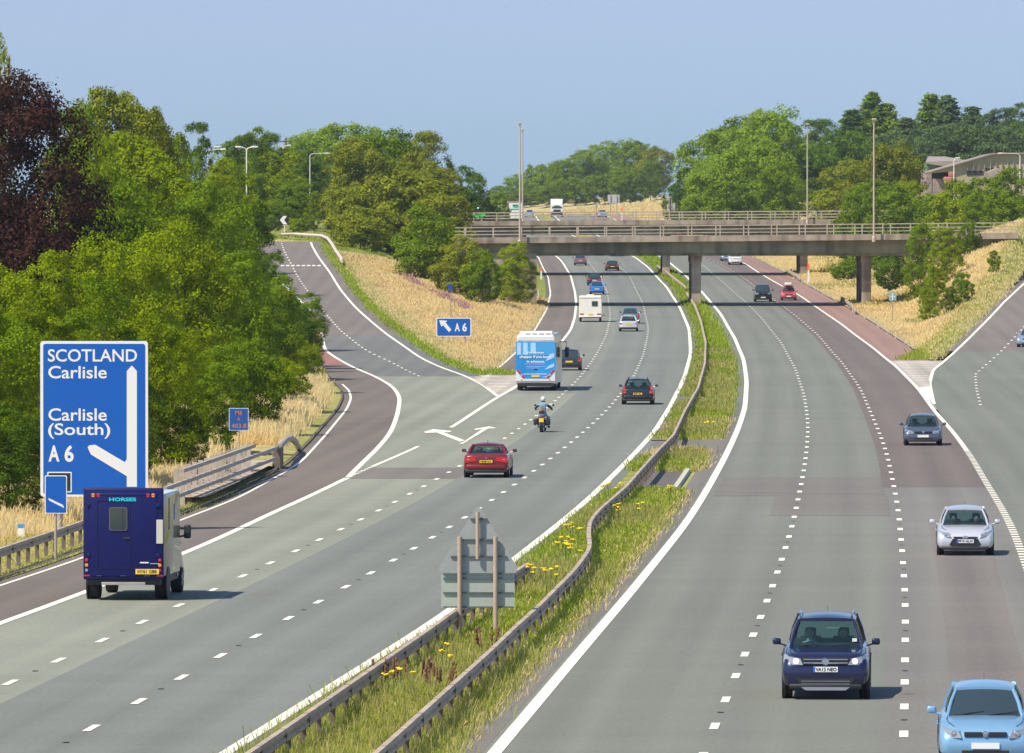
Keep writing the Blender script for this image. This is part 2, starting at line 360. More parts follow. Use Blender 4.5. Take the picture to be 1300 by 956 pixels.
px_poly('arrow_marking', [[(538.5,548.5),(550,545.2),(573,547.5),(572,548.8),(540,550)], [(553,549),(560,548),(590,559.5),(584,561)],
                          [(582.5,564),(589,561),(614,544),(620,544.3),(588,563.5)], [(602,545),(621,541.7),(631,544),(617,544.5),(603,546.2)]])
STUDM = pmat('sealant_dark', (.035, .033, .03), .6)
merge_lines('road_stud', [(f_, .13, Y0, 420, zm, .22, 17.78, ph + 5.4) for f_, ph in ((L12, 190.0), (L23, 219.0), (RA, 192.6), (RB, 190.1))], STUDM, .02)
_js = [(off(RL, .3), off(RB, -.5), vY(624.5)), (off(LL, .2), off(BND, 0), vY(601))]
V, Fs = [], []
for fa, fb, yy in _js:
    n0 = len(V); xa, xb = float(fa(yy)), float(fb(yy)); V += [(xa, yy, .019), (xb, yy - 3.0 * (fa is not _js[1][0]), .019), (xb, yy - 3.0 * (fa is not _js[1][0]) + .35, .019), (xa, yy + .35, .019)]; Fs.append((n0, n0 + 1, n0 + 2, n0 + 3))
meshobj('sealed_joint', V, Fs, pmat('joint_pinkish', (.27, .22, .20), .9))['kind'] = 'structure'
px_poly('gore_marking', [[(1165,492.7),(1180.2,491),(1181.5,513),(1187.5,522)]], dz=.021)
# chevron stripes across the two gores and the slow rumble strip on the slip road
hs = []
for k in range(6):
    v = 479 + k * 4.0; a = float(hit(0, v)[1])
    hs.append((a, float(PR(a)) + .5, float(LL(a)) - .6))
V, Fs = [], []
for a, x0, x1 in hs:
    if x1 - x0 < .6: continue
    n0 = len(V); V += [(x0, a, float(zm(a)) + .02), (x1, a - 1.0, float(zm(a)) + .02), (x1, a + .2, float(zm(a)) + .02), (x0, a + 1.2, float(zm(a)) + .02)]; Fs.append((n0, n0 + 1, n0 + 2, n0 + 3))
for k in range(9):
    v = 461 + k * 3.2; a = float(hit(0, v)[1]); x0 = float(RC(a)) + .3; x1 = float(QL(a)) - .3
    if x1 - x0 < .5: continue
    n0 = len(V); V += [(x0, a, float(zm(a)) + .02), (x1, a - .5, float(zm(a)) + .02), (x1, a + .3, float(zm(a)) + .02), (x0, a + .8, float(zm(a)) + .02)]; Fs.append((n0, n0 + 1, n0 + 2, n0 + 3))
meshobj('gore_stripe', V, Fs, PAINT)['kind'] = 'structure'
ya = vY(338, zs); V, Fs = [], []
for k in range(8):
    x = float(PR(ya)) - .5 - k * .55; n0 = len(V); V += [(x - .36, ya, float(zs(ya)) + .02), (x, ya, float(zs(ya)) + .02), (x, ya + 2.2, float(zs(ya + 2.2)) + .02), (x - .36, ya + 2.2, float(zs(ya + 2.2)) + .02)]; Fs.append((n0, n0 + 1, n0 + 2, n0 + 3))
meshobj('slip_road_marking', V, Fs, PAINT)['kind'] = 'structure'

# ---- grass land between and around the roads
def ground_mat():
    m, nt, b = newmat('verge_ground'); b.inputs['Roughness'].default_value = .95; b.inputs['Specular IOR Level'].default_value = .1
    tc = nt.nodes.new('ShaderNodeTexCoord'); at_ = nt.nodes.new('ShaderNodeAttribute'); at_.attribute_name = 'dry'
    n = nt.nodes.new('ShaderNodeTexNoise'); n.inputs['Scale'].default_value = .35; n.inputs['Detail'].default_value = 8; nt.links.new(tc.outputs['Object'], n.inputs['Vector'])
    n2 = nt.nodes.new('ShaderNodeTexNoise'); n2.inputs['Scale'].default_value = 2.6; n2.inputs['Detail'].default_value = 5; nt.links.new(tc.outputs['Object'], n2.inputs['Vector'])
    def ramp(c0, c1, src):
        r = nt.nodes.new('ShaderNodeValToRGB'); r.color_ramp.elements[0].position = .35; r.color_ramp.elements[1].position = .68
        r.color_ramp.elements[0].color = (*c0, 1); r.color_ramp.elements[1].color = (*c1, 1); nt.links.new(src, r.inputs['Fac']); return r.outputs['Color']
    green = ramp((.13, .17, .03), (.27, .30, .055), n2.outputs['Fac']); dry = ramp((.44, .34, .15), (.62, .50, .27), n2.outputs['Fac'])
    ad = nt.nodes.new('ShaderNodeMath'); ad.operation = 'MULTIPLY_ADD'; nt.links.new(n.outputs['Fac'], ad.inputs[0]); ad.inputs[1].default_value = 1.6
    s2 = nt.nodes.new('ShaderNodeMath'); s2.operation = 'SUBTRACT'; nt.links.new(at_.outputs['Fac'], s2.inputs[0]); s2.inputs[1].default_value = .8
    nt.links.new(s2.outputs[0], ad.inputs[2]); cl = nt.nodes.new('ShaderNodeClamp'); nt.links.new(ad.outputs[0], cl.inputs['Value'])
    mx = nt.nodes.new('ShaderNodeMix'); mx.data_type = 'RGBA'; nt.links.new(cl.outputs[0], mx.inputs['Factor'])
    nt.links.new(green, mx.inputs[6]); nt.links.new(dry, mx.inputs[7]); nt.links.new(mx.outputs[2], b.inputs['Base Color'])
    bp = nt.nodes.new('ShaderNodeBump'); bp.inputs['Strength'].default_value = .8; bp.inputs['Distance'].default_value = .15
    nt.links.new(n2.outputs['Fac'], bp.inputs['Height']); nt.links.new(bp.outputs['Normal'], b.inputs['Normal'])
    return m
GM = ground_mat()
def sst(t): t = np.clip(t, 0, 1); return t * t * (3 - 2 * t)
def nz(x, y): return .12 * np.sin(x * .7 + y * .13) + .10 * np.sin(y * .31 - x * .4) + .05 * np.sin(x * 1.9 + y * .8)
outer_top = smooth_fn([0, 900, 1060, 1250, 1500, 1900, 3200], [1.5, 9.9, 11.8, 15.5, 18, 21, 24], 30)
def zA(x, Y):      # left of everything
    e = np.where(Y < 884, LEFTK(Y), ISL_L(Y)); d = np.maximum(0, e - x)
    return zs(Y) + sst(d / 3) * (.12 + nz(x, Y)) + np.clip(d - 6, 0, 60) * .03
def zB(x, Y):      # island between the off slip and the motorway
    l = bL(Y); r = ISL_R(Y); w = np.maximum(.5, r - l); t = np.clip((r - x) / w, 0, 1)
    flat = np.clip(1.2 / w, 0, .4); tt = np.clip((t - flat) / (1 - flat), 0, 1); s = .55 * tt + .45 * sst(tt)
    return zm(Y) + (zs(Y) - zm(Y)) * s + nz(x, Y) * sst(np.minimum(x - l, r - x) / 2.5)
bL = lambda Y: np.where(Y < 906, ISL_L(Y), ISL_L(Y))
def zC(x, Y):
    l = LR(Y) + .5; r = RL(Y) - .9; gap = ((Y > vY(574)) & (Y < vY(558))) | ((Y > vY(625)) & (Y < vY(598))); return zm(Y) + np.where(gap, 0, 1) * (.10 + .5 * nz(x, Y)) * sst(np.minimum(x - l, r - x) / 1.2)
dR = lambda Y: np.where(Y < 900, QL(Y) - .9, QL(900) - .9 + (Y - 900) * .0)
def zD(x, Y):
    l = RS(Y) + .3; r = dR(Y); w = np.maximum(.5, r - l); t = np.clip((x - l) / w, 0, 1)
    flat = np.clip(4.0 / w, 0, .3); tt = np.clip((t - flat) / (1 - flat), 0, 1); s = .5 * tt + .5 * sst(tt)
    top = np.where(Y < 900, zs(Y), np.maximum(zs(Y), outer_top(Y))); cr_ = 3.8 * np.exp(-((Y - 850) / 60) ** 2) * sst((t - .30) / .4) * (1 - .6 * sst((t - .85) / .15))
    return zm(Y) + (top - zm(Y)) * s + cr_ + nz(x, Y) * sst(np.minimum(x - l, r - x) / 2.5)
def zE(x, Y):
    e = np.where(Y < 900, np.where(Y < vY(560), RC(Y) + 9.5, QR(Y)), dR(Y)); d = np.maximum(0, x - e)
    top = np.where(Y < 900, zs(Y), np.maximum(zs(Y), outer_top(Y)))
    return top + sst(d / 3) * (.12 + nz(x, Y)) + np.clip(d - 6, 0, 60) * .03
def region(name, fl, fr, y0, y1, zf, dryf, nx, power=1.0, side=0):
    Y = ystations(y0, y1); L = fl(Y); R = np.maximum(fl(Y) + .02, fr(Y)); V = []
    for i in range(nx + 1):
        t = i / nx
        if side < 0: t = 1 - (1 - t) ** power
        if side > 0: t = t ** power
        x = L + (R - L) * t; V.append(np.stack([x, Y, zf(x, Y)], 1))
    V = np.stack(V, 1).reshape(-1, 3); n = len(Y); k = nx + 1
    j, i = np.meshgrid(np.arange(n - 1), np.arange(nx), indexing='ij'); a = (j * k + i).ravel()
    o = npmesh(name, V, np.stack([a, a + 1, a + 1 + k, a + k], 1), GM); o['kind'] = 'structure'
    d = o.data.attributes.new('dry', 'FLOAT', 'POINT'); d.data.foreach_set('value', dryf(V[:, 0], V[:, 1]).astype(np.float32)); return o
def dA(x, Y): return np.where(x < LEFTK(Y) - 14, .05, np.clip(.25 + (LEFTK(Y) - x) / 4.0, .2, .95))
def dB(x, Y): 
    d = np.clip(.1 + (x - ISL_L(Y)) / 5.0, .1, 1.0); d = np.where(Y > 850, d * np.clip((880 - Y) / 30, .0, 1), d)
    return d
def dC(x, Y): return .22 + .3 * (x > RL(Y) - 2.2) + .15 * np.sin(Y * .05)
def dD(x, Y): return np.clip(.25 + (QL(Y) - x) / 8.0, .2, .85)
def dE(x, Y): return np.full_like(x, .3)
aR = lambda Y: np.where(Y < 884, LEFTK(Y), ISL_L(Y))
region('verge', const(-420), aR, Y0, 884, zA, dA, 40, 2.6, -1)
region('verge', const(-420), ISL_L, 884, 2900, zA, dA, 40, 2.6, -1)
region('verge', bL, ISL_R, NOSE_L, 2900, zB, dB, 26)
region('median', lambda Y: LR(Y) + .5, lambda Y: RL(Y) - .9, Y0, 2900, zC, dC, 12)
region('verge', lambda Y: RS(Y) + .3, dR, NOSE_R, 2900, zD, dD, 30)
eL = lambda Y: np.where(Y < vY(560), RC(Y) + 9.5, QL(Y) + 9.0)
region('verge', eL, const(520), Y0, vY(446, zs), zE, dE, 30, 2.4, 1)
region('verge', QR, const(520), vY(446, zs), 900, zE, dE, 30, 2.4, 1)
region('verge', dR, const(520), 900, 2900, zE, dE, 30, 2.4, 1)
strip('kerb', lambda Y: RS(Y), lambda Y: RS(Y) + .32, NOSE_R, 1100, zm, .10, pmat('kerb_stone', (.33, .28, .24), .9, var=.2, scale=1), 1)
strip('kerb', lambda Y: LEFTK(Y) - .12, LEFTK, Y0, 700, zs, .09, pmat('kerb_dark', (.10, .08, .07), .9, var=.2, scale=1), 1)
g = MB().add([(-2400, -300, -4), (2400, -300, -4), (2400, 5200, -4), (-2400, 5200, -4)], [(0, 1, 2, 3)]).build('ground', pmat('far_ground', (.16, .17, .07), .95, var=.3, scale=.01)); g['kind'] = 'structure'
# paved crossovers in the central reserve
strip('median_paving', lambda Y: LR(Y) + .4, lambda Y: RL(Y) - .2, vY(573), vY(559), zm, .012, A_PATCH)
strip('median_paving', lambda Y: LR(Y) + .9, lambda Y: RL(Y) - 1.3, vY(624), vY(599), zm, .012, A_DARK)
strip('median_edging', lambda Y: RL(Y) - .9, lambda Y: RL(Y) - .25, Y0, vY(520), zm, .010, A_PATCH, 1)
strip('median_edging', lambda Y: LR(Y) + .2, lambda Y: LR(Y) + .95, vY(560), 1100, zm, .05, A_PATCH, 1)
# concrete apron over the underpass on the near left verge
strip('apron', lambda Y: LS(Y) - 2.6, lambda Y: LS(Y) - .7, vY(640), vY(592), zs, .26, pmat('apron_concrete', (.42, .35, .27), .9, var=.15, scale=.8, bump=.3))

# ------------------------------------------------------------------ grasses
def leafy(name, c_lo, c_hi, trans=.35, big=.12, gain=1.0):
    """foliage: per leaf and per clump colour variation, some light passes through"""
    m, nt, b = newmat(name); nt.nodes.remove(b)
    geo = nt.nodes.new('ShaderNodeNewGeometry'); oi = nt.nodes.new('ShaderNodeObjectInfo')
    n = nt.nodes.new('ShaderNodeTexNoise'); n.inputs['Scale'].default_value = big; n.inputs['Detail'].default_value = 3
    nt.links.new(geo.outputs['Position'], n.inputs['Vector'])
    a = nt.nodes.new('ShaderNodeMath'); a.operation = 'MULTIPLY_ADD'; nt.links.new(geo.outputs['Random Per Island'], a.inputs[0]); a.inputs[1].default_value = .55
    nt.links.new(n.outputs['Fac'], a.inputs[2])
    a2 = nt.nodes.new('ShaderNodeMath'); a2.operation = 'MULTIPLY_ADD'; nt.links.new(oi.outputs['Random'], a2.inputs[0]); a2.inputs[1].default_value = .3; nt.links.new(a.outputs[0], a2.inputs[2])
    r = nt.nodes.new('ShaderNodeValToRGB'); r.color_ramp.elements[0].position = .45; r.color_ramp.elements[1].position = 1.15 if False else 1.0
    r.color_ramp.elements[0].color = (*[c * gain for c in c_lo], 1); r.color_ramp.elements[1].color = (*[c * gain for c in c_hi], 1)
    nt.links.new(a2.outputs[0], r.inputs['Fac'])
    d = nt.nodes.new('ShaderNodeBsdfDiffuse'); t = nt.nodes.new('ShaderNodeBsdfTranslucent'); mx = nt.nodes.new('ShaderNodeMixShader'); mx.inputs[0].default_value = trans
    nt.links.new(r.outputs['Color'], d.inputs['Color']); nt.links.new(r.outputs['Color'], t.inputs['Color'])
    nt.links.new(d.outputs[0], mx.inputs[1]); nt.links.new(t.outputs[0], mx.inputs[2])
    nt.links.new(mx.outputs[0], nt.nodes['Material Output'].inputs['Surface']); MATS[name] = m; return m
G_DRY = leafy('dry_grass_blades', (.72, .55, .25), (.90, .74, .40), .55, .4)
G_DRY2 = leafy('dry_grass_brown', (.52, .36, .17), (.76, .58, .30), .35, .4)
G_GREEN = leafy('green_grass_blades', (.17, .25, .02), (.42, .50, .06), .5, .5)
G_MIX = leafy('olive_grass_blades', (.28, .28, .06), (.54, .50, .17), .5, .5)
G_LAWN = leafy('lawn_blades', (.16, .24, .02), (.33, .42, .04), .4, .5)
G_RED = leafy('rust_stalks', (.18, .07, .03), (.34, .15, .06), .3, .5)
G_PINK = leafy('willowherb', (.30, .12, .16), (.5, .3, .3), .3, .5)
def tufts(name, fl, fr, y0, y1, zf, dens, h, mat, label, cat, keep=None, blades=4, spread=.25, lean=.35, wk=.00006):
    """grass over a strip; dens = tufts per square metre at 200 m, thinner further off"""
    P = []
    ys = np.arange(y0, y1, 4.0)
    for y in ys:
        L = float(fl(y)); R = float(fr(y))
        if R - L < .2: continue
        n = rng.poisson(dens * (R - L) * 4 * min(1, (220 / y) ** 1.2))
        if n == 0: continue
        Y = y + rng.random(n) * 4; t = rng.random(n); lx = fl(Y); rx = fr(Y)
        P.append(np.stack([lx + (rx - lx) * t, Y], 1))
    P = np.concatenate(P); 
    if keep is not None: P = P[keep(P[:, 0], P[:, 1])]
    n = len(P); Z = zf(P[:, 0], P[:, 1])
    N = n * blades; bx = np.repeat(P[:, 0], blades) + rng.normal(0, spread, N) ; by = np.repeat(P[:, 1], blades) + rng.normal(0, spread, N); bz = np.repeat(Z, blades) - .05
    hh = h * np.repeat(.55 + .9 * rng.random(n), blades) * (.7 + .6 * rng.random(N)); w = np.maximum(.007, wk * by) * (.7 + .6 * rng.random(N))
    an = rng.random(N) * PI; ln = rng.normal(0, lean, (N, 2)) * hh[:, None]
    cx, sx = np.cos(an) * w, np.sin(an) * w
    V = np.empty((N, 4, 3)); V[:, 0] = np.stack([bx - cx, by - sx, bz], 1); V[:, 1] = np.stack([bx + cx, by + sx, bz], 1)
    V[:, 2] = np.stack([bx + cx * .7 + ln[:, 0], by + sx * .7 + ln[:, 1], bz + hh * .95], 1); V[:, 3] = np.stack([bx - cx * .5 + ln[:, 0] * 1.1, by - sx * .5 + ln[:, 1] * 1.1, bz + hh], 1)
    o = npmesh(name, V.reshape(-1, 3), np.arange(N * 4).reshape(N, 4), mat); return tag(o, label, cat, kind='stuff')
def patch(x, y, s, seed): return np.sin(x * s + seed) + np.sin(y * s * .37 + seed * 2.1) + np.sin((x - y * .5) * s * .6 + seed * .7)
mL = lambda Y: LR(Y) + .7; mR = lambda Y: RL(Y) - 1.0
def notcross(x, y):
    return ~(((y > vY(573)) & (y < vY(559))) | ((y > vY(624)) & (y < vY(599))))
tufts('median_grass', mL, mR, 120, 640, zC, 48, .20, G_GREEN, 'bright green grass growing along the central reservation', 'grass', lambda x, y: notcross(x, y) & (patch(x, y, .45, 1) > -1.2), 6, lean=.28)
tufts('median_grass', mL, mR, 120, 640, zC, 22, .30, G_MIX, 'taller straw and olive grass on the central reservation', 'grass', lambda x, y: notcross(x, y) & (patch(x, y, .4, 3) > .2), 5, lean=.2)
tufts('median_grass', mL, mR, 640, 1150, zC, 16, .3, G_LAWN, 'distant green grass of the central reservation beneath the bridges', 'grass')
tufts('median_grass', lambda Y: RL(Y) - 3.4, lambda Y: RL(Y) - .8, 120, 420, zC, 34, .16, G_DRY2, 'brown dead grass beside the right carriageway edge line', 'grass', notcross)
tufts('dry_grass', ISL_L, ISL_R, NOSE_L + 2, 860, zB, 52, .25, G_DRY, 'long pale dry grass on the bank left of the motorway', 'grass', lambda x, y: (x - ISL_L(y) > 1.2), 5, lean=.22)
tufts('dry_grass', ISL_L, ISL_R, NOSE_L + 2, 860, zB, 5, .35, G_DRY2, 'browner seed heads scattered on the left bank', 'grass', lambda x, y: (x - ISL_L(y) > 2.2) & (patch(x, y, .25, 8) > .2), 4, lean=.2)
tufts('willowherb', lambda Y: -4.9 - (Y - 760) * .11, lambda Y: -3.9 - (Y - 760) * .11, 752, 825, zB, 14, .6, G_PINK, 'pinkish willowherb drift high on the left bank', 'wild flowers', lambda x, y: patch(x, y, .3, 5) > -.8, lean=.15)
tufts('green_grass', ISL_L, lambda Y: ISL_L(Y) + 2.6, NOSE_L + 2, 870, zB, 26, .2, G_GREEN, 'short green grass fringe beside the curving slip road', 'grass')
tufts('green_grass', lambda Y: np.where(Y < 884, ISL_L(Y), ISL_L(Y) - 14), lambda Y: ISL_L(Y) + 7, 850, 925, lambda x, y: np.where(x < ISL_L(y), zA(x, y), zB(x, y)), 20, .10, G_LAWN, 'mown green grass around the top of the slip road', 'grass')
tufts('dry_grass', lambda Y: LEFTK(Y) - 7, lambda Y: LEFTK(Y) - 1.2, 318, 560, zA, 46, .55, G_DRY, 'tall pale dry grass between the trees and left shoulder', 'grass', lambda x, y: (y > 365) | (x < LEFTK(y) - 3.4), 5, lean=.2)
tufts('dry_grass', lambda Y: LEFTK(Y) - 12, lambda Y: LEFTK(Y) - 2.6, 170, 325, zA, 26, .42, G_DRY, 'straw coloured grass behind the near left crash barrier', 'grass', lambda x, y: x < LEFTK(y) - 3.0, 5, lean=.2)
tufts('green_grass', lambda Y: LEFTK(Y) - 3.4, lambda Y: LEFTK(Y) - .1, 120, 300, zA, 26, .10, G_MIX, 'short olive grass strip between left shoulder and barrier', 'grass')
tufts('dry_grass', lambda Y: RS(Y) + .4, dR, NOSE_R + 1, 1150, zD, 36, .22, G_DRY, 'long golden dry grass on the bank right of the motorway', 'grass', None, 5, lean=.22)
tufts('dry_grass', lambda Y: RS(Y) + .4, dR, NOSE_R + 1, 860, zD, 8, .30, G_DRY2, 'rusty brown dry grass mixed through the right bank', 'grass', lambda x, y: patch(x, y, .18, 6) > .3, lean=.22)
tufts('green_grass', lambda Y: dR(Y) - 3.0, dR, NOSE_R + 1, 900, zD, 22, .25, G_GREEN, 'green grass fringe along the right slip road edge', 'grass')
tufts('green_grass', lambda Y: RS(Y) + .6, lambda Y: RS(Y) + 9, 640, 1150, zD, 10, .35, G_MIX, 'olive grass at the foot of the right bank', 'grass', lambda x, y: (patch(x, y, .2, 4) > 0) & (x < QL(y) - 1.2))
tufts('dry_grass', lambda Y: RS(Y) + .4, lambda Y: RS(Y) + 30, 1200, 2100, zD, 4, .5, G_DRY, 'far golden grass on the hillside beyond the bridges', 'grass', blades=4)
tufts('verge_grass', eL, lambda Y: eL(Y) + 8, 120, 560, zE, 8, .25, G_MIX, 'olive grass beyond the right merging lane', 'grass', blades=4)
SKY_LOW = (.37, .59, 1.00, 1); SKY_TOP = (.49, .56, .89, 1); EXPO = .52; HAZE = .00005

# ------------------------------------------------------------------ height of the land anywhere
def gz(x, Y):
    x = float(x); Y = float(Y)
    if Y >= NOSE_L and bL(Y) <= x <= ISL_R(Y): return float(zB(np.float64(x), Y))
    if x < aR(Y): return float(zA(np.float64(x), Y))
    if LR(Y) + .5 < x < RL(Y) - .9: return float(zC(np.float64(x), Y))
    if Y >= NOSE_R and RS(Y) + .3 <= x <= dR(Y): return float(zD(np.float64(x), Y))
    if x > (eL(Y) if Y < 900 else dR(Y)) : return float(zE(np.float64(x), Y))
    return float(zm(Y))

# ------------------------------------------------------------------ trees
def crown_mesh(name, seed, A=1.0, lobes=20, sub=8, per=34, leaf=.045, kind='round'):
    """crown of radius 1 and half height A: big lobes carrying smaller clumps carrying leaves"""
    r = np.random.default_rng(seed)
    nl = int(lobes * (.6 + .4 * A))
    k_ = np.arange(nl) + .5; phi = np.arccos(1 - 2 * k_ / nl); th = PI * (1 + 5 ** .5) * k_ + r.random() * 6
    d = np.stack([np.cos(th) * np.sin(phi), np.sin(th) * np.sin(phi), np.cos(phi)], 1) + r.normal(scale=.16, size=(nl, 3)); d /= np.linalg.norm(d, axis=1)[:, None]
    rad = r.uniform(.48, .74, nl); c = d * rad[:, None] * np.array([1, 1, A]); lr = r.uniform(.30, .46, nl)
    if kind == 'conifer':
        zz = np.linspace(-1, .93, nl) + r.normal(0, .03, nl); wd = (1 - zz) / 2 * .75; a_ = np.arange(nl) * 2.4
        c = np.stack([np.cos(a_) * wd * .6, np.sin(a_) * wd * .6, zz * A], 1); lr = .10 + .32 * (1 - zz) / 2 + .04
    if kind == 'fine': c = d * r.uniform(.55, .68, nl)[:, None] * np.array([1, 1, A]); lr = r.uniform(.28, .38, nl)
    if kind == 'bush': c[:, 2] = np.where(c[:, 2] < 0, c[:, 2] * .9, c[:, 2]); c[:, :2] *= np.where(c[:, 2] < 0, 1.12, 1.0)[:, None]
    ns = nl * sub; idx = np.repeat(np.arange(nl), sub)
    out = c / (np.linalg.norm(c / np.array([1, 1, A]), axis=1)[:, None] + 1e-6)
    ds = r.normal(size=(ns, 3)) + out[idx] * .9 + np.array([0, 0, .35]); ds /= np.linalg.norm(ds, axis=1)[:, None]
    sc = c[idx] + ds * (lr[idx] * r.uniform(.7, 1.1, ns))[:, None] * np.array([1, 1, .85]); sr = lr[idx] * r.uniform(.28, .55, ns) + .03
    if kind == 'open': keep = r.random(ns) < .85; sc = sc[keep]; sr = sr[keep]; ds = ds[keep]; ns = len(sc)
    ncore = max(4, ns // 7); cq = r.normal(size=(ncore, 3)); cq /= np.linalg.norm(cq, axis=1)[:, None]; cq *= (r.random(ncore) ** .4 * .50)[:, None] * np.array([1, 1, A])
    if kind == 'conifer': cq = np.stack([np.zeros(ncore), np.zeros(ncore), np.linspace(-.9, .8, ncore) * A], 1)
    sc = np.concatenate([sc, cq]); sr = np.concatenate([sr, np.full(ncore, .22)]); ds = np.concatenate([ds, r.normal(size=(ncore, 3)) * .3]); ns = len(sc)
    idx2 = np.repeat(np.arange(ns), per); N = len(idx2)
    dl = r.normal(size=(N, 3)) + ds[idx2] * .8; dl /= np.linalg.norm(dl, axis=1)[:, None]
    P = sc[idx2] + dl * (sr[idx2] * r.uniform(.45, 1.15, N))[:, None] * np.array([1, 1, .6])
    k = int(N * .03); s = r.integers(0, N, k); P[s] += dl[s] * (r.random(k) * .12)[:, None]
    lo, hi = np.percentile(P, .7, axis=0), np.percentile(P, 99.7, axis=0)
    P = (P - (lo + hi) / 2) / ((hi - lo) / 2) * np.array([1, 1, A])
    Nn = dl * .8 + np.array([0, 0, .45]) + r.normal(scale=.42, size=P.shape); Nn /= np.linalg.norm(Nn, axis=1)[:, None]
    T = np.cross(Nn, r.normal(size=P.shape)); T /= np.linalg.norm(T, axis=1)[:, None]; B = np.cross(Nn, T)
    s = leaf * r.uniform(.55, 1.3, N)[:, None]
    V = np.stack([P - T * s, P - B * s * .6, P + T * s, P + B * s * .6], 1)
    m = bpy.data.meshes.new(name)
    m.vertices.add(N * 4); m.vertices.foreach_set('co', V.astype(np.float32).ravel()); m.loops.add(N * 4); m.loops.foreach_set('vertex_index', np.arange(N * 4, dtype=np.int32))
    m.polygons.add(N); m.polygons.foreach_set('loop_start', np.arange(0, N * 4, 4, dtype=np.int32)); m.update(calc_edges=True); m.materials.append(None)
    return m
BARK = pmat('bark', (.11, .085, .06), .95, var=.3, scale=3)
def trunk_mesh(seed):
    r = random.Random(seed); m = MB()
    m.tube([(0, 0, -.03), (.02, 0, .25), (-.02, .02, .5), (.02, 0, .8)], .035, 8, .012)
    for k in range(7):
        a = r.random() * 6.28; z = .2 + .08 * k; L = .42 - .03 * k
        m.tube([(0, 0, z), (math.cos(a) * L * .5, math.sin(a) * L * .5, z + .1), (math.cos(a) * L, math.sin(a) * L, z + .24)], .014, 5, .004)
    o = m.build('trunk', BARK, smooth=True); me = o.data; bpy.data.objects.remove(o); return me
TR = [trunk_mesh(s) for s in range(3)]
AS = {'near': (1.0, 1.6, 2.4), 'round': (.8, 1.15, 1.7), 'fine': (1.3,), 'tall': (1.4, 2.2), 'conifer': (1.6, 2.6), 'open': (1.0, 1.6), 'bush': (.75, 1.2, 1.8)}
PR_ = {'near': (26, 10, 105, .027), 'round': (26, 10, 80, .034), 'tall': (20, 9, 60, .04), 'conifer': (48, 7, 40, .045), 'open': (22, 9, 60, .034), 'bush': (20, 9, 85, .038), 'fine': (60, 11, 100, .020)}
CR = {k: [[crown_mesh('crown_' + k, 1000 * (ki + 1) + 10 * ai + s, A, *PR_[k], k) for s in range(3 if k in ('near', 'round') else 2)] for ai, A in enumerate(AS[k])] for ki, k in enumerate(AS)}
LF = {
 'lime': leafy('leaves_lime', (.052, .098, .002), (.30, .38, .007), .42, .30),
 'mid': leafy('leaves_mid', (.034, .076, .003), (.21, .31, .010), .4, .30),
 'olive': leafy('leaves_olive', (.07, .09, .004), (.29, .32, .020), .35, .30),
 'dark': leafy('leaves_dark', (.026, .065, .006), (.13, .22, .018), .35, .30),
 'fresh': leafy('leaves_fresh', (.044, .10, .006), (.28, .40, .024), .4, .15),
 'pine': leafy('leaves_pine', (.035, .07, .02), (.13, .20, .06), .3, .15),
 'beech': leafy('leaves_copper', (.018, .010, .007), (.078, .036, .026), .3, .35),
}
cnt = [0]
def tree(u, v, w, Y, kind, leaf, label, cat='tree', group=None, low=.10, name=None):
    cnt[0] += 1; i = cnt[0]
    p = at(u, v, Y); g = gz(p.x, Y); h = max(1.0, p.z - g); W = w * Y / F / 2 * (1.7 if kind == 'conifer' else 1.0)
    if name is None: name = {'tree': 'tree', 'bush': 'bush', 'conifer': 'conifer_tree'}.get(cat, 'tree')
    root = empty(name, (p.x, Y, g), (i * 2.4) % 6.28)
    tag(root, label, cat, group)
    t = bpy.data.objects.new('trunk', TR[i % 3]); link(t, root); t.scale = (min(h, W * 1.6) * .8, min(h, W * 1.6) * .8, h * .85)
    ar = h * (1 - (0 if cat == 'bush' else low)) / 2 / W; ai = min(range(len(AS[kind])), key=lambda q: abs(math.log(AS[kind][q] / ar))); A = AS[kind][ai]; me = CR[kind][ai][i % len(CR[kind][ai])]
    c = bpy.data.objects.new('crown', me); link(c, root); c.material_slots[0].link = 'OBJECT'; c.material_slots[0].material = LF[leaf]
    lo = 0 if cat == 'bush' else low
    c.scale = (W, W, h * (1 - lo) / 2 / A); c.location = (0, 0, h * (1 + lo) / 2)
    return root
GL = 'broadleaf trees along the left of the motorway'
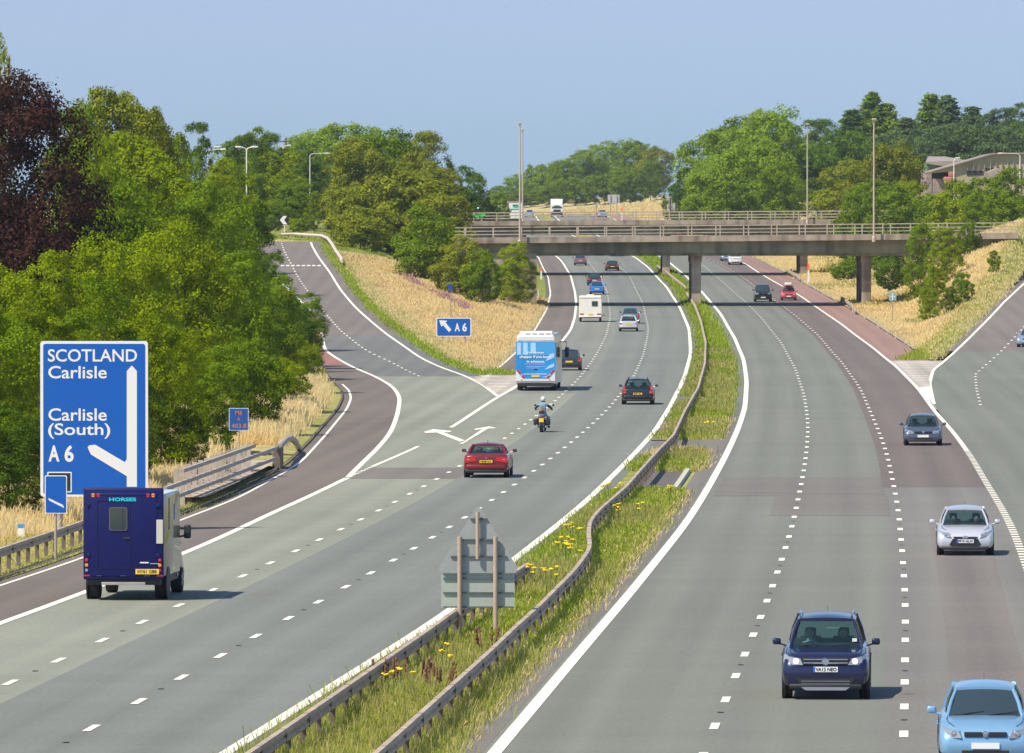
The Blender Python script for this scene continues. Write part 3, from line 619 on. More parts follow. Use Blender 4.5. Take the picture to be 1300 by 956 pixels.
T = [
 # left roadside wood, front rank down to the barrier
 (-15,392,150,290,'near','mid','mid green tree cut by the left photo edge, level with the big sign'),
 (45,368,120,300,'near','lime','yellow-green tree directly above the left half of the direction sign'),
 (120,352,120,305,'near','mid','mid green tree rising above the right half of the direction sign'),
 (205,400,110,318,'near','lime','lime tree immediately right of the tall direction sign'),
 (262,440,100,350,'near','mid','low mid green tree behind the white railings'),
 (318,430,95,385,'near','mid','green tree above and right of the small blue marker board'),
 (352,452,78,440,'near','lime','small lime tree beside the tall pale grass, before the slip road'),
 (378,425,62,505,'near','lime','slim lime tree at the tip of the left wood beside the slip road'),
 (160,455,90,302,'near','dark','dark low tree filling the gap right of the direction sign'),
 (10,520,110,268,'near','dark','dark leafy bush low at the left photo edge behind the barrier'),
 (235,520,60,318,'near','mid','small leafy tree right behind the left end of the white railings'),
 # second rank
 (-20,330,150,350,'near','lime','bright tree low under the copper beech at the photo edge'),
 (60,322,130,370,'near','lime','bright lime crown below the copper beech'),
 (150,300,140,375,'near','lime','broad lime crown in the centre of the left wood'),
 (235,285,140,400,'near','lime','large lime crown left of the slip road wood edge'),
 (288,322,120,430,'near','mid','full green crown above the white railings'),
 (330,352,104,480,'near','mid','green crown overhanging the slip road bend'),
 (352,322,50,545,'near','dark','dark tree edging the slip road halfway up'),
 (388,372,54,556,'near','mid','leafy tree hugging the left edge of the slip road'),
 (362,380,88,520,'near','dark','dark green tree with ragged twigs leaning toward the slip road'),
 (300,270,90,560,'near','dark','dark tree left of the upper slip road'),
 (262,234,130,520,'near','mid','wide mid green crown in front of the twin lamp posts'),
 (210,215,140,480,'near','lime','bright domed crown left of the tall lamp posts'),
 (150,235,140,450,'near','mid','green domed crown between copper beech and lamp posts'),
 (300,240,90,600,'near','mid','green crown below the chevron road sign'),
 (128,176,86,560,'round','lime','bright tree immediately right of the copper beech'),
 (180,172,120,590,'round','lime','lime tree under the big olive oak'),
 # skyline on the left
 (-14,36,66,455,'open','olive','sparse tall tree top at the upper left photo corner'),
 (92,140,90,640,'round','mid','green shoulder tree between the copper beech and the oak'),
 (150,115,124,660,'round','olive','big olive oak highest on the left skyline'),
 (172,121,96,676,'round','olive','second olive crown filling out the top of the big oak'),
 (108,130,76,662,'round','mid','green crown on the left flank of the big olive oak'),
 (198,140,64,665,'round','olive','olive tree on the right flank of the big oak'),
 (235,178,54,720,'round','mid','mid green round tree right of the olive oak'),
 (250,156,44,800,'tall','dark','dark slender tree top on the left skyline'),
 (215,172,66,700,'round','lime','lime tree in the dip right of the olive oak'),
 (288,203,84,745,'round','lime','bright tree between the single-arm lamps and the twin-arm lamp'),
 (275,222,70,700,'round','lime','pale lime tree behind the single-arm lamps'),
 (300,172,64,960,'round','fresh','fresh green skyline tree left of the twin-arm lamp'),
 (322,163,64,1000,'round','mid','green skyline tree behind the twin-arm lamp'),
 (345,170,50,1010,'round','mid','skyline tree just right of the twin-arm lamp'),
 (342,194,86,985,'round','lime','round lime tree above the chevron sign'),
 (376,228,56,975,'round','mid','green tree right of the round lime tree'),
 (385,190,60,1010,'round','dark','dark skyline tree behind the far right lamp of the roundabout'),
 (425,158,110,1320,'round','fresh','pale hazy hilltop tree on the middle left skyline'),
 (470,164,100,1350,'round','fresh','pale hazy hill tree partly behind the big olive group'),
 (385,172,70,1300,'round','fresh','pale distant tree left of the hazy hilltop'),
 # knoll between the slip road and the motorway
 (455,176,90,985,'round','olive','olive tree left in the group above the left bank'),
 (500,166,96,1000,'round','mid','tallest tree of the group above the left bank'),
 (541,168,66,990,'round','olive','slim open crown at the right of the group above the left bank'),
 (555,206,70,975,'round','olive','drooping olive tree left of the dark round tree'),
 (598,212,66,1030,'round','dark','dark round tree at the left end of the far bridge'),
 (630,244,34,1300,'round','fresh','small pale tree in the sky gap beyond the far bridge'),
 (440,232,76,955,'round','olive','olive tree behind the lawn at the top of the slip road'),
 (498,222,150,900,'bush','olive','huge bushy willow covering the top of the left bank'),
 (458,262,86,880,'bush','olive','bushy willow beside the lawn at the slip road top'),
 (545,262,90,830,'bush','mid','dark green bush in the middle of the left bank top'),
 (556,248,96,846,'bush','olive','broad olive bush on the crest of the left bank left of the bridges'),
 (585,300,76,808,'bush','olive','olive bush left of the near bridge end'),
 (612,318,52,793,'bush','mid','low bush under the left end of the near bridge'),
 (399,243,28,955,'tall','lime','slender lime sapling behind the curved barrier'),
 (380,277,26,948,'bush','lime','small rounded lime shrub behind the curved barrier'),
 (340,262,50,955,'bush','mid','green shrub behind the chevron sign'),
 (652,308,52,820,'round','lime','bright bush in front of the left bridge abutment'),
 # far wood seen above the bridges
 (640,236,40,2300,'round','fresh','leftmost tree of the far wood over the white lorry'),
 (662,222,46,2310,'round','fresh','far wood tree behind the two tall masts'),
 (690,208,54,2300,'round','fresh','far wood tree right of the two tall masts'),
 (718,203,50,2250,'round','mid','far wood tree above the white lorry cab'),
 (744,191,56,2270,'round','fresh','tall far wood tree left of its highest crown'),
 (772,180,60,2280,'round','fresh','rounded high crown in the far wood'),
 (806,178,60,2270,'round','fresh','highest crown of the far wood'),
 (832,186,48,2250,'round','olive','right shoulder crown of the far wood'),
 (730,226,60,2150,'round','mid','lower far wood tree above the lorry cab'),
 (700,236,54,2170,'round','mid','lower left far wood tree near the road crest'),
 (768,218,66,2130,'round','mid','front tree of the far wood above the grey sign back'),
 (800,214,52,2070,'round','mid','dense front tree beside the bare golden hill patch'),
 (826,204,36,2110,'round','mid','narrow tree above the bare golden hill patch'),
 (668,240,44,2200,'round','mid','low tree behind the masts at the far wood foot'),
 # large clump right of centre
 (872,214,48,1330,'round','dark','dark small tree at the left foot of the great right clump'),
 (856,236,30,1360,'round','dark','small dark tree beside the two-panel sign back'),
 (903,166,84,1330,'round','fresh','left slope tree of the great right clump'),
 (938,150,96,1340,'round','fresh','upper left crown of the great right clump'),
 (975,138,100,1330,'round','fresh','top crown of the great right clump'),
 (1002,158,60,1345,'round','fresh','right shoulder crown of the great right clump'),
 (905,208,80,1230,'round','fresh','lower left crown of the great right clump'),
 (958,178,110,1220,'round','fresh','broad front crown of the great right clump'),
 (992,206,70,1200,'round','mid','lower right crown of the great right clump'),
 (930,232,76,1180,'bush','mid','bushy skirt tree under the great right clump'),
 # dark wood and conifers to the right
 (1043,152,66,1400,'round','dark','dark tree just right of the right-hand far mast'),
 (1040,190,70,1330,'round','dark','dark blue-green tree behind the far mast'),
 (1076,168,80,1380,'round','dark','dark wide crown between the two right masts'),
 (1082,140,50,1520,'conifer','dark','first dark conifer left of the near right mast'),
 (1104,118,44,1560,'conifer','fresh','tallest conifer at the near right mast'),
 (1128,132,46,1560,'conifer','fresh','conifer just right of the near right mast'),
 (1150,150,44,1540,'conifer','pine','shorter conifer between the two tall conifer groups'),
 (1182,120,48,1580,'conifer','fresh','tall conifer above the left barn roof'),
 (1206,122,46,1570,'conifer','pine','tall conifer above the barn valley'),
 (1232,136,46,1560,'conifer','pine','conifer above the cream barn gable'),
 (1262,138,56,1550,'round','pine','rounded pine above the right barn roof'),
 (1292,132,60,1560,'round','pine','pine at the right photo edge skyline'),
 (1120,168,80,1480,'round','pine','dull green tree beneath the tall conifers'),
 (1170,166,80,1460,'round','pine','pine behind the left barn'),
 (1215,158,90,1440,'round','pine','wide blue-green pine behind the barns'),
 (1262,160,90,1440,'round','pine','wide pine behind the cream barn'),
 (1300,158,80,1450,'round','dark','dark tree at the right edge above the barn'),
 (1072,204,76,1080,'round','olive','drooping birch left of the near right mast'),
 (1136,182,84,1090,'round','olive','tall drooping birch right of the near right mast'),
 (1108,228,80,1060,'round','mid','green tree between the two birches'),
 (1040,240,40,1120,'bush','mid','green bush at the right end of the far bridge'),
 (1188,247,90,1010,'bush','mid','wide green bush below the barns'),
 (1128,236,90,1000,'bush','mid','wide green bush behind the near bridge railing'),
 (1090,245,70,990,'bush','mid','bush behind the near bridge and right mast foot'),
 (1222,230,84,985,'bush','lime','bright bush before the reddish lean-to roof'),
 (1255,226,66,975,'bush','mid','green bush below the curved right lamp'),
 (1288,214,76,965,'bush','mid','tall bush at the right photo edge below the barn'),
 (1148,230,56,1030,'bush','lime','lime bush right of the drooping birch'),
 # bushes on the right bank
 (1140,298,60,880,'bush','dark','dark bush in the shade beneath the bridge right of its pier'),
 (1080,330,50,960,'bush','mid','bush beneath the bridge between its right piers'),
 (1166,284,42,815,'bush','mid','leafy bush hiding the right bridge end'),
 (1202,290,46,805,'bush','lime','tall leafy bush on the right bank at the bridge end'),
 (1230,280,30,822,'bush','mid','upright bush on the crest of the right bank'),
 (1185,338,30,760,'bush','lime','leafy sapling bush half way down the right bank'),
 (1180,364,28,735,'bush','lime','bright low bush beside the small right marker board'),
 (1221,346,30,745,'bush','mid','rounded bush on the slope of the right bank'),
 (1205,364,20,742,'bush','mid','small bush between two larger ones on the right bank'),
 (1262,318,18,790,'bush','mid','lone thin weed bush high on the golden right bank'),
]
for t in T:
    u, v, w_, Y, kind, leaf, lab = t
    cat = 'conifer' if kind == 'conifer' else ('bush' if (kind == 'bush' or 'bush' in lab or 'shrub' in lab) else 'tree')
    tree(u, v, w_, Y, kind, leaf, lab, cat, low=.02 if kind == 'near' else .10)
tree(-4, 96, 262, 400, 'fine', 'beech', 'huge dark purple copper beech at the left of the photo', 'tree', low=.06, name='copper_beech')

# ------------------------------------------------------------------ bridges
RAILC = pmat('bridge_rail', (.42, .35, .27), .8, var=.2, scale=2)
def bridge(label, Ya, Yb, x0, x1, ztL, ztR, soff, piers, abut, spacing):
    root = empty('road_bridge', ((x0 + x1) / 2, Ya, float(zm(Ya)))); tag(root, label, 'bridge', 'road bridges over the motorway')
    o = Vector(root.location); L = lambda x: ztL + (ztR - ztL) * (x - x0) / (x1 - x0)
    def slab(xa, xb, ya, yb, f0, f1):
        m = MB(); m.M = Matrix.Translation(-o); n = 24; rings = []
        for i in range(n + 1):
            x = xa + (xb - xa) * i / n; rings.append([(x, ya, f0(x)), (x, yb, f0(x)), (x, yb, f1(x)), (x, ya, f1(x))])
        return m.loft(rings)
    slab(x0, x1, Ya, Yb, lambda x: L(x) - .62, lambda x: L(x)).build('deck', CONC, root)
    slab(x0, x1, Ya + 1.2, Yb - 1.2, lambda x: soff, lambda x: L(x) - .60).build('girder', CONC2, root)
    for k in range(4): slab(x0, x1, Ya + 1.6 + k * (Yb - Ya - 4) / 3, Ya + 2.2 + k * (Yb - Ya - 4) / 3, lambda x: soff - .28, lambda x: soff + .01).build('beam', CONC2, root)
    for yy in (Ya + .35, Yb - .35):
        for hz in (.32, .68, 1.08):
            slab(x0, x1, yy - .04, yy + .04, lambda x: L(x) + hz - .05, lambda x: L(x) + hz + .04).build('rail', RAILC, root)
        x = x0 + 1
        while x < x1:
            m = MB(); m.M = Matrix.Translation(-o); m.box(x - .06, x + .06, yy - .05, yy + .05, L(x), L(x) + 1.12); m.build('post', RAILC, root); x += spacing
    for px in piers:
        for yy in (Ya + 2.6, Yb - 3.6):
            g = gz(px, yy) - .6; m = MB(); m.M = Matrix.Translation(-o)
            m.box(px - .50, px + .50, yy, yy + 1.1, g, soff - .9, .04); m.box(px - .58, px + .58, yy - .06, yy + 1.16, soff - .95, soff + .0, .04); m.build('pier', CONC, root)
    for xa, xb in abut:
        m = MB(); m.M = Matrix.Translation(-o); m.box(xa, xb, Ya + .8, Yb - .8, float(zm(Ya)) - 1.5, soff + .005); m.build('abutment', CONC, root)
    return root
bridge('nearer concrete bridge carrying the roundabout over all the motorway lanes', 824, 842, -6, 53.5, 9.62, 10.15, 8.0, [at(882, 330, 834).x, at(1096, 330, 834).x], [(-4.5, at(681, 330, 834).x), (51, 53.4)], 3.0)
bridge('farther concrete bridge behind, smaller and with the green motorcycle on it', 1008, 1026, -9, 50, 11.7, 12.0, 10.2, [at(845.5, 330, 1012).x, at(1020, 330, 1012).x], [(-8, at(668, 330, 1012).x), (47, 50)], 3.0)

# ------------------------------------------------------------------ lamp masts and street lamps
MAST = pmat('mast_steel', (.52, .42, .33), .6, metal=.2)
def mast(u, v, Y, label, base=None):
    p = at(u, v, Y); b = gz(p.x, Y) if base is None else base
    r = empty('lighting_mast', (p.x, Y, b)); tag(r, label, 'mast', 'tall lighting masts at the roundabout'); h = p.z - b
    MB().tube([(0, 0, 0), (0, 0, h)], .11, 10, .075).build('pole', MAST, r, True)
    MB().box(-.22, .22, -.5, .3, h - .05, h + .14, .05).build('lamp_head', MAST, r); MB().lathe([(.2, 0), (.2, .5), (.16, .6)], 12).build('base_sleeve', MAST, r)
mast(660, 157, 823.3, 'tall mast at the left end of the near bridge', 8.8)
mast(663.5, 165, 1027, 'mast right beside the taller one, standing on the far bridge', 11.3)
mast(1025, 158, 1007.3, 'mast rising from the far bridge before the great tree clump', 11.2)
mast(1109.5, 152, 823.3, 'tall mast on the right part of the near bridge before the conifers', 9.2)
LAMPW = pmat('lamp_white', (.75, .72, .62), .4)
def lamp(u, v, Y, arms, vb, label, L=1.9):
    p = at(u, v, Y); q = at(u, vb, Y); r = empty('street_lamp', (p.x, Y, min(q.z, gz(p.x, Y)))); b = r.location.z
    tag(r, label, 'lamp post', 'street lamps around the roundabout'); h = p.z - b
    MB().tube([(0, 0, 0), (0, 0, h - .25)], .09, 8, .06).build('pole', LAMPW, r, True)
    for s in arms:
        MB().tube([(0, 0, h - .3), (s * .15, 0, h - .08), (s * .5, 0, h), (s * L, 0, h + .05)], .045, 6).build('arm', LAMPW, r, True)
        MB().box(min(s * L, s * (L + .6)), max(s * L, s * (L + .6)), -.14, .14, h - .04, h + .12, .05).build('lamp_head', LAMPW, r)
lamp(255.5, 187, 800, (1,), 220, 'leftmost single-arm lamp with its head pointing right', 1.3)
lamp(264, 190, 830, (1,), 220, 'single-arm lamp close behind the leftmost one', 1.3)
lamp(313, 187, 790, (-1, 1), 240, 'tall twin-arm lamp above the left wood', .55)
lamp(359.5, 185, 1030, (-1, 1), 200, 'small twin-arm lamp above the round lime tree', .45)
lamp(393.5, 195, 1000, (1,), 230, 'single-arm lamp over the top of the slip road', 1.9)
lamp(1211, 201, 1000, (1,), 245, 'straight pale lamp post in front of the open barn', .2)
lamp(1295, 195, 985, (-1,), 240, 'curved-arm lamp at the right edge before the barn', 2.2)
r = empty('utility_pole', at(362, 205, 1100)); r.location.z = gz(r.location.x, 1100); tag(r, 'wooden utility pole with crossbar on the left skyline', 'pole')
r.location.x = at(363, 200, 1100).x; h = at(363, 175, 1100).z - r.location.z
MB().tube([(0, 0, 0), (0, 0, h)], .14, 8, .10).build('pole', BARK, r, True); MB().box(-.9, .9, -.06, .06, h - .6, h - .45).build('crossarm', BARK, r)

# ------------------------------------------------------------------ farm buildings
def px_prism(name, pts, Ya, Yb, mat, parent):
    """front outline at depth Ya, extruded away to Yb"""
    m = MB(); m.M = Matrix.Translation(-Vector(parent.location)); P = [at(u, v, Ya) for u, v in pts]; m.prism([(p.x, p.z) for p in P], Ya, Yb); return m.build(name, mat, parent)
CLAD = pmat('cream_cladding', (.38, .33, .21), .8, var=.14, scale=.6); GREYR = pmat('grey_sheet_roof', (.30, .25, .22), .85, var=.15, scale=.5); REDR = pmat('reddish_roof', (.36, .28, .24), .85, var=.15, scale=.5)
VOID = pmat('barn_interior', (.03, .032, .045), .9)
b = empty('barn', at(1240, 240, 1250)); b.location.z -= 1; tag(b, 'cream corrugated barn with a gable and dark openings on the right hill', 'barn')
px_prism('wall', [(1184,217.5),(1225,205.5),(1260,195.5),(1296,194.8),(1310,196),(1310,246),(1213.5,246),(1213.5,224),(1209,224),(1209,217.6),(1184,219.5)], 1250, 1275, CLAD, b)
for pts in ([(1227.5,217),(1249,217),(1248,222),(1227.5,223)], [(1249,213.5),(1262,213.5),(1258,216),(1249,216)]): px_prism('opening', pts, 1249.9, 1250.5, VOID, b)
px_prism('back_wall', [(1183,216),(1214,216),(1214,246),(1183,246)], 1262, 1262.5, VOID, b)
px_prism('roof', [(1183,218.2),(1183,216.8),(1225,204.6),(1260,194.4),(1297,193.6),(1312,195.4),(1312,196.6),(1296,195),(1260,196)], 1249.2, 1276, GREYR, b)
px_prism('lower_wall', [(1184,227),(1213,227),(1213,246),(1184,246)], 1251, 1251.3, pmat('stone_wall', (.30, .23, .21), .9, var=.3, scale=1.2), b)
for k in range(11): 
    uu = 1228 + k * 7.3
    if uu < 1305: px_prism('cladding_rib', [(uu, 206), (uu + .7, 206), (uu + .7, 244), (uu, 244)] if uu > 1250 else [(uu, 208.5), (uu + .7, 208.5), (uu + .7, 216), (uu, 216)], 1249.6, 1250.1, CLAD, b)
b2 = empty('barn', at(1195, 240, 1300)); tag(b2, 'lower barn with a pale grey roof and a green end wall', 'barn')
px_prism('wall', [(1176,207.5),(1192,212),(1192,215),(1176,215)], 1300, 1320, pmat('green_cladding', (.09, .20, .11), .8, var=.1, scale=1), b2)
px_prism('lower_wall', [(1176,215.1),(1192,215.1),(1192,245),(1176,245)], 1300.2, 1319, pmat('stone_wall', (.3, .23, .21), .9), b2)
m = MB(); m.M = Matrix.Translation(-Vector(b2.location)); P = [at(1175, 207.5, 1298), at(1205, 212, 1298), at(1226, 205.5, 1298), at(1200, 200.5, 1325), at(1178, 200.5, 1325)]
m.add([*P, *[p + Vector((0, 0, .25)) for p in P]], [(0,1,2,3,4),(9,8,7,6,5)] + [(i, (i+1)%5, (i+1)%5+5, i+5) for i in range(5)]); m.build('roof', GREYR, b2)
px_prism('ridge_vent', [(1192,199.2),(1198,199.2),(1198,200.6),(1192,200.6)], 1324, 1330, pmat('vent_white', (.8,.8,.78), .5), b2)
b3 = empty('outbuilding', at(1265, 246, 1235)); tag(b3, 'small outbuilding with a low reddish roof in front of the cream barn', 'shed')
px_prism('roof', [(1254,219),(1266,213.5),(1278,215),(1290,225.5),(1256,225.5)], 1235, 1243, REDR, b3); px_prism('wall', [(1256,225.4),(1288,225.4),(1288,250),(1256,250)], 1235.4, 1242, CLAD, b3)
b4 = empty('farm_machine', at(1205, 236, 1245)); b4.location.z = at(1205, 238, 1245).z; tag(b4, 'red farm machine parked at the open barn front', 'farm machine')
RM = pmat('machine_red', (.38, .15, .11), .6)
MB().box(-.9, .9, -1, 1, .7, 1.7, .2).build('body', RM, b4, True); MB().box(-.1, 1.0, -.6, .6, 1.7, 2.5, .15).build('cab', RM, b4, True)
for sx in (-.9, .75):
    for sy in (-.7, .9): MB().lathe([(.2, -.12), (.55, -.12), (.6, -.06), (.6, .06), (.55, .12), (.2, .12)], 16, 'x', (sx, sy, .6)).build('wheel', pmat('tyre', (.02, .02, .02), .85), b4, True)

# ------------------------------------------------------------------ crash barriers
def barrier(label, f, y0, y1, zf, hz, step, colr=RAILM, name='crash_barrier', group='steel crash barriers', seam=4.8, bw=.075, bh=.13, postc=POSTM, ends=True):
    root = empty(name, (float(f(y0)), y0, float(zf(y0)))); tag(root, label, 'crash barrier', group); o = Vector(root.location)
    ys = np.arange(y0, y1 + .01, min(seam, 4.8) / 2); m = MB(); m.M = Matrix.Translation(-o); rings = []
    for y in ys:
        x = float(f(y)); z = float(zf(y)) + hz; gr = bw * .55; rings.append([(x - bw + .02, y, z - bh), (x + bw - .02, y, z - bh), (x + bw, y, z - bh * .75), (x + bw, y, z - bh * .35), (x + bw - gr, y, z - bh * .08), (x + bw - gr, y, z + bh * .08), (x + bw, y, z + bh * .35), (x + bw, y, z + bh * .75), (x + bw - .02, y, z + bh), (x - bw + .02, y, z + bh), (x - bw, y, z + bh * .75), (x - bw, y, z + bh * .35), (x - bw + gr, y, z + bh * .08), (x - bw + gr, y, z - bh * .08), (x - bw, y, z - bh * .35), (x - bw, y, z - bh * .75)])
    m.loft(rings); m.build('rail', colr, root)
    for k_, y in enumerate(np.arange(y0 + 1, y1, seam)):
        if y > 420 or k_ > 90: break
        x = float(f(y)); z = float(zf(y)) + hz; m = MB(); m.M = Matrix.Translation(-o); m.box(x - bw - .008, x + bw + .008, y - .03, y + .03, z - bh - .005, z + bh + .006); m.build('joint_plate', POSTM, root)
    n = 0; rest = MB(); rest.M = Matrix.Translation(-o); y = y0 + .5
    while y < y1:
        x = float(f(y)); z = float(zf(y)); mm = MB() if n < 95 else rest; mm.M = Matrix.Translation(-o)
        mm.box(x - .06, x + .06, y - .05, y + .05, z - .3, z + hz - bh + .01)
        if n < 95: mm.build('post', postc, root)
        n += 1; y += step
    if rest.v: rest.build('post', postc, root)['kind'] = 'stuff'
    return root
def bline(pts, h, zf=zm, sig=3): return line(pts, zf, dz=h, sig=sig)
BR = bline([(577,866),(624,824),(655,794),(681.5,771),(707.7,744.6),(728.6,723.7),(744,703),(749.5,693.6),(747.5,676.6),(749,661),(760,647),(795,617),(814,595),(836,570.7),(855,551.7),(869,521.5),(886.5,491),(895,460),(896,433),(890,406),(882.7,387),(876,377)], .75, sig=2.2)
barrier('long winding crash barrier down the middle of the central reserve', BR, 120, 868, zm, .62, 3.2)
BL2 = bline([(446,866),(509,823),(551,794),(579.5,773),(612,752)], .75)
barrier('short second crash barrier on the left side beside the triangular sign', BL2, 120, vY(745), zm, .62, 3.2)
BF = bline([(873,366),(866,360),(854,351),(844,342),(836,337.5)], .7, sig=5)
barrier('crash barrier in the central reserve between the two bridges', BF, 900, 1046, zm, .6, 3.6)
BN = bline([(0,696),(102.5,662),(217,619)], .75, zs)
barrier('crash barrier along the near left shoulder beside the blue sign', BN, 120, 278, zs, .62, 2.4, RAILM)
# railings over the underpass on the left
root = empty('parapet_railing', (float(BN(279)), 279, 0)); tag(root, 'white metal railings with three rails over the underpass on the left', 'railing'); o = Vector(root.location)
TOPR = bline([(234,598),(333,565.6)], 1.35, zs); MIDR = bline([(217,618),(275,597),(352.5,568)], .92, zs); LOWR = bline([(231,623),(300,599),(347,581)], .45, zs)
yA, yB = 292.0, 356.0
BASE = lambda y: float(LS(y)) - 3.0 + (float(MIDR(y)) - (float(LS(y)) - 3.0)) * 1.0
RWH = pmat('railing_paint', (.40, .35, .30), .7, var=.2, scale=2)
for hz, a, b_ in ((1.35, 284, 319), (.92, 277, 331), (.50, 279, 330)):
    m = MB(); m.M = Matrix.Translation(-o); rings = []
    for y in np.arange(a, b_ + .1, 2.0):
        x = float(MIDR(y)); z = hz; rings.append([(x - .06, y, z - .07), (x + .06, y, z - .07), (x + .06, y, z + .07), (x - .06, y, z + .07)])
    m.loft(rings).build('rail', RWH, root)
for y in np.arange(281, 320, 2.6):
    x = float(MIDR(y)); m = MB(); m.M = Matrix.Translation(-o); m.box(x - .28, x - .10, y - .12, y + .12, -.2, 1.45 if y > 283 else 1.0); m.build('post', RWH, root)
m = MB(); m.M = Matrix.Translation(-o); x = float(MIDR(332)); m.box(x - .25, x + .12, 330.5, 334, -.2, .95, .05); m.build('end_block', POSTM, root)
m = MB(); m.M = Matrix.Translation(-o); m.tube([(x, 332, .92), at(362, 559, 344), at(369, 556, 350), at(375, 561, 354), (at(380, 568, 358).x, 358, .1)], .14, 8); m.build('ramped_end', RWH, root, True)
# curved barrier at the top of the slip road and its lawn
cb = empty('crash_barrier', at(395, 300, 915)); tag(cb, 'pale curved crash barrier round the lawn at the top of the slip road', 'crash barrier', 'steel crash barriers'); o = Vector(cb.location)
pts = []
for u_, v_ in ((357, 297.5), (375, 297.5), (392, 298.2), (408, 299), (416, 302.5), (421, 309), (427, 319), (433.5, 328), (434, 332)):
    y_ = max(hit(u_, v_, zs, .42)[1], 0); y_ = max(y_, 893) if v_ < 299.5 else min(y_, 889); p_ = at(u_, v_, y_); p_.z = max(p_.z, gz(p_.x, y_) + .35); pts.append(p_)
m = MB(); m.M = Matrix.Translation(-o); m.tube(pts, .17, 6)
m.build('rail', pmat('pale_rail', (.62, .5, .47), .6), cb)
for i in range(len(pts) - 1):
    for t in (0, .5):
        p = pts[i].lerp(pts[i + 1], t); m = MB(); m.M = Matrix.Translation(-o); m.box(p.x - .06, p.x + .06, p.y + .06, p.y + .18, gz(p.x, p.y) - .5, p.z + .1); m.build('post', POSTM, cb)
# short bits of barrier on the right verge by the bridge piers
for pts, lab in (([at(1068, 371, 840), at(1073, 374, 828), at(1081, 384, 800), at(1086, 390, 785)], 'short bent barrier end on the right verge by the bridge pier'),
                 ([at(1000, 335, 1010), at(1010, 341, 985), at(1016, 346, 970)], 'short barrier end on the right verge under the far bridge'),
                 ([at(683, 378, 880), at(684, 384, 850)], 'barrier end beside the left abutment')):
    rr = empty('crash_barrier', (pts[0].x, pts[0].y, gz(pts[0].x, pts[0].y))); tag(rr, lab, 'crash barrier', 'steel crash barriers'); o = Vector(rr.location); m = MB(); m.M = Matrix.Translation(-o)
    q = [Vector((p.x, p.y, gz(p.x, p.y) + .62)) for p in pts]; q[-1].z -= .35
    m.loft([[(p.x - .06, p.y, p.z - .15), (p.x + .06, p.y, p.z - .15), (p.x + .06, p.y, p.z + .15), (p.x - .06, p.y, p.z + .15)] for p in q]).build('rail', RAILC, rr)
    for p in q: m = MB(); m.M = Matrix.Translation(-o); m.box(p.x - .06, p.x + .06, p.y - .06, p.y + .06, p.z - 1, p.z); m.build('post', POSTM, rr)
kb = empty('kerb_block', (float(RL(311)) - 1.1, 304, 0)); tag(kb, 'long low concrete kerb block at the edge of the paved crossover', 'kerb block')
m = MB(); m.M = Matrix.Translation(-Vector(kb.location)); m.loft([[(float(RL(y)) - 1.35, y, .0), (float(RL(y)) - 1.1, y, 0), (float(RL(y)) - 1.13, y, .15), (float(RL(y)) - 1.32, y, .15)] for y in (303, 311, 319, 327)]).build('block', pmat('kerb_block', (.5, .47, .4), .9, var=.1), kb)

# ------------------------------------------------------------------ signs
BLUE = pmat('sign_blue', (.002, .10, .46), .45, spec=.4); WHITE = pmat('sign_white', (.78, .77, .74), .5); BLACK = pmat('sign_black', (.015, .015, .015), .5)
SPOST = pmat('sign_post', (.42, .32, .24), .7, var=.1); ORNG = pmat('marker_orange', (.45, .17, .04), .5)
def rrect(x0, x1, z0, z1, r, n=5):
    P = []
    for cx, cz, a0 in ((x1 - r, z1 - r, 0), (x0 + r, z1 - r, 90), (x0 + r, z0 + r, 180), (x1 - r, z0 + r, 270)):
        for k in range(n + 1): a = math.radians(a0 + 90 * k / n); P.append((cx + r * math.cos(a), cz + r * math.sin(a)))
    return P
class Sign:
    def __init__(s, name, label, cat, uc, vb, Y, group=None, base=None):
        p = at(uc, vb, Y); s.Y = Y; s.x = p.x; s.z = gz(p.x, Y) if base is None else base
        s.root = empty(name, (s.x, Y, s.z)); tag(s.root, label, cat, group)
    def P(s, u, v): q = at(u, v, s.Y); return (q.x - s.x, q.z - s.z)
    def poly(s, name, pts, y0, y1, mat, parent=None): return MB().prism([s.P(u, v) for u, v in pts], y0, y1).build(name, mat, parent or s.root)
    def rr(s, name, u0, v0, u1, v1, r, y0, y1, mat, parent=None):
        a = s.P(u0, v1); b = s.P(u1, v0); return MB().prism(rrect(a[0], b[0], a[1], b[1], r), y0, y1).build(name, mat, parent or s.root)
    def text(s, t, u0, v0, u1, v1, y, mat, parent=None, bold=.012, name='lettering', space=1.0):
        a = s.P(u0, v1); b = s.P(u1, v0); return textmesh(t, a[0], b[0], a[1], b[1], y, bold=bold, space=space).build(name, mat, parent or s.root)
    def post(s, u, v, r, y=.12, mat=SPOST, name='post'):
        q = s.P(u, v); return MB().tube([(q[0], y, -.5), (q[0], y, q[1])], r, 10).build(name, mat, s.root, True)
s = Sign('direction_sign', 'huge blue motorway direction sign for SCOTLAND, Carlisle and Carlisle (South) A6', 'road sign', 119.5, 680, 262)
pn = s.rr('panel', 51.3, 433, 187.8, 630.5, .10, 0, .06, WHITE)
s.rr('blue_face', 55, 436.5, 184.3, 627.5, .08, -.008, .001, BLUE, pn)
s.text('SCOTLAND', 60.8, 443.3, 174, 459.2, -.012, WHITE, pn); s.text('Carlisle', 61.3, 464.5, 135.5, 480.5, -.012, WHITE, pn)
s.text('Carlisle', 61.5, 518.3, 135.5, 534.3, -.012, WHITE, pn); s.text('(South)', 61.2, 537.3, 140, 557, -.012, WHITE, pn); s.text('A', 61.5, 565.5, 75.5, 586, -.012, WHITE, pn, .03); s.text('6', 82, 565, 93.5, 586.5, -.012, WHITE, pn, .03)
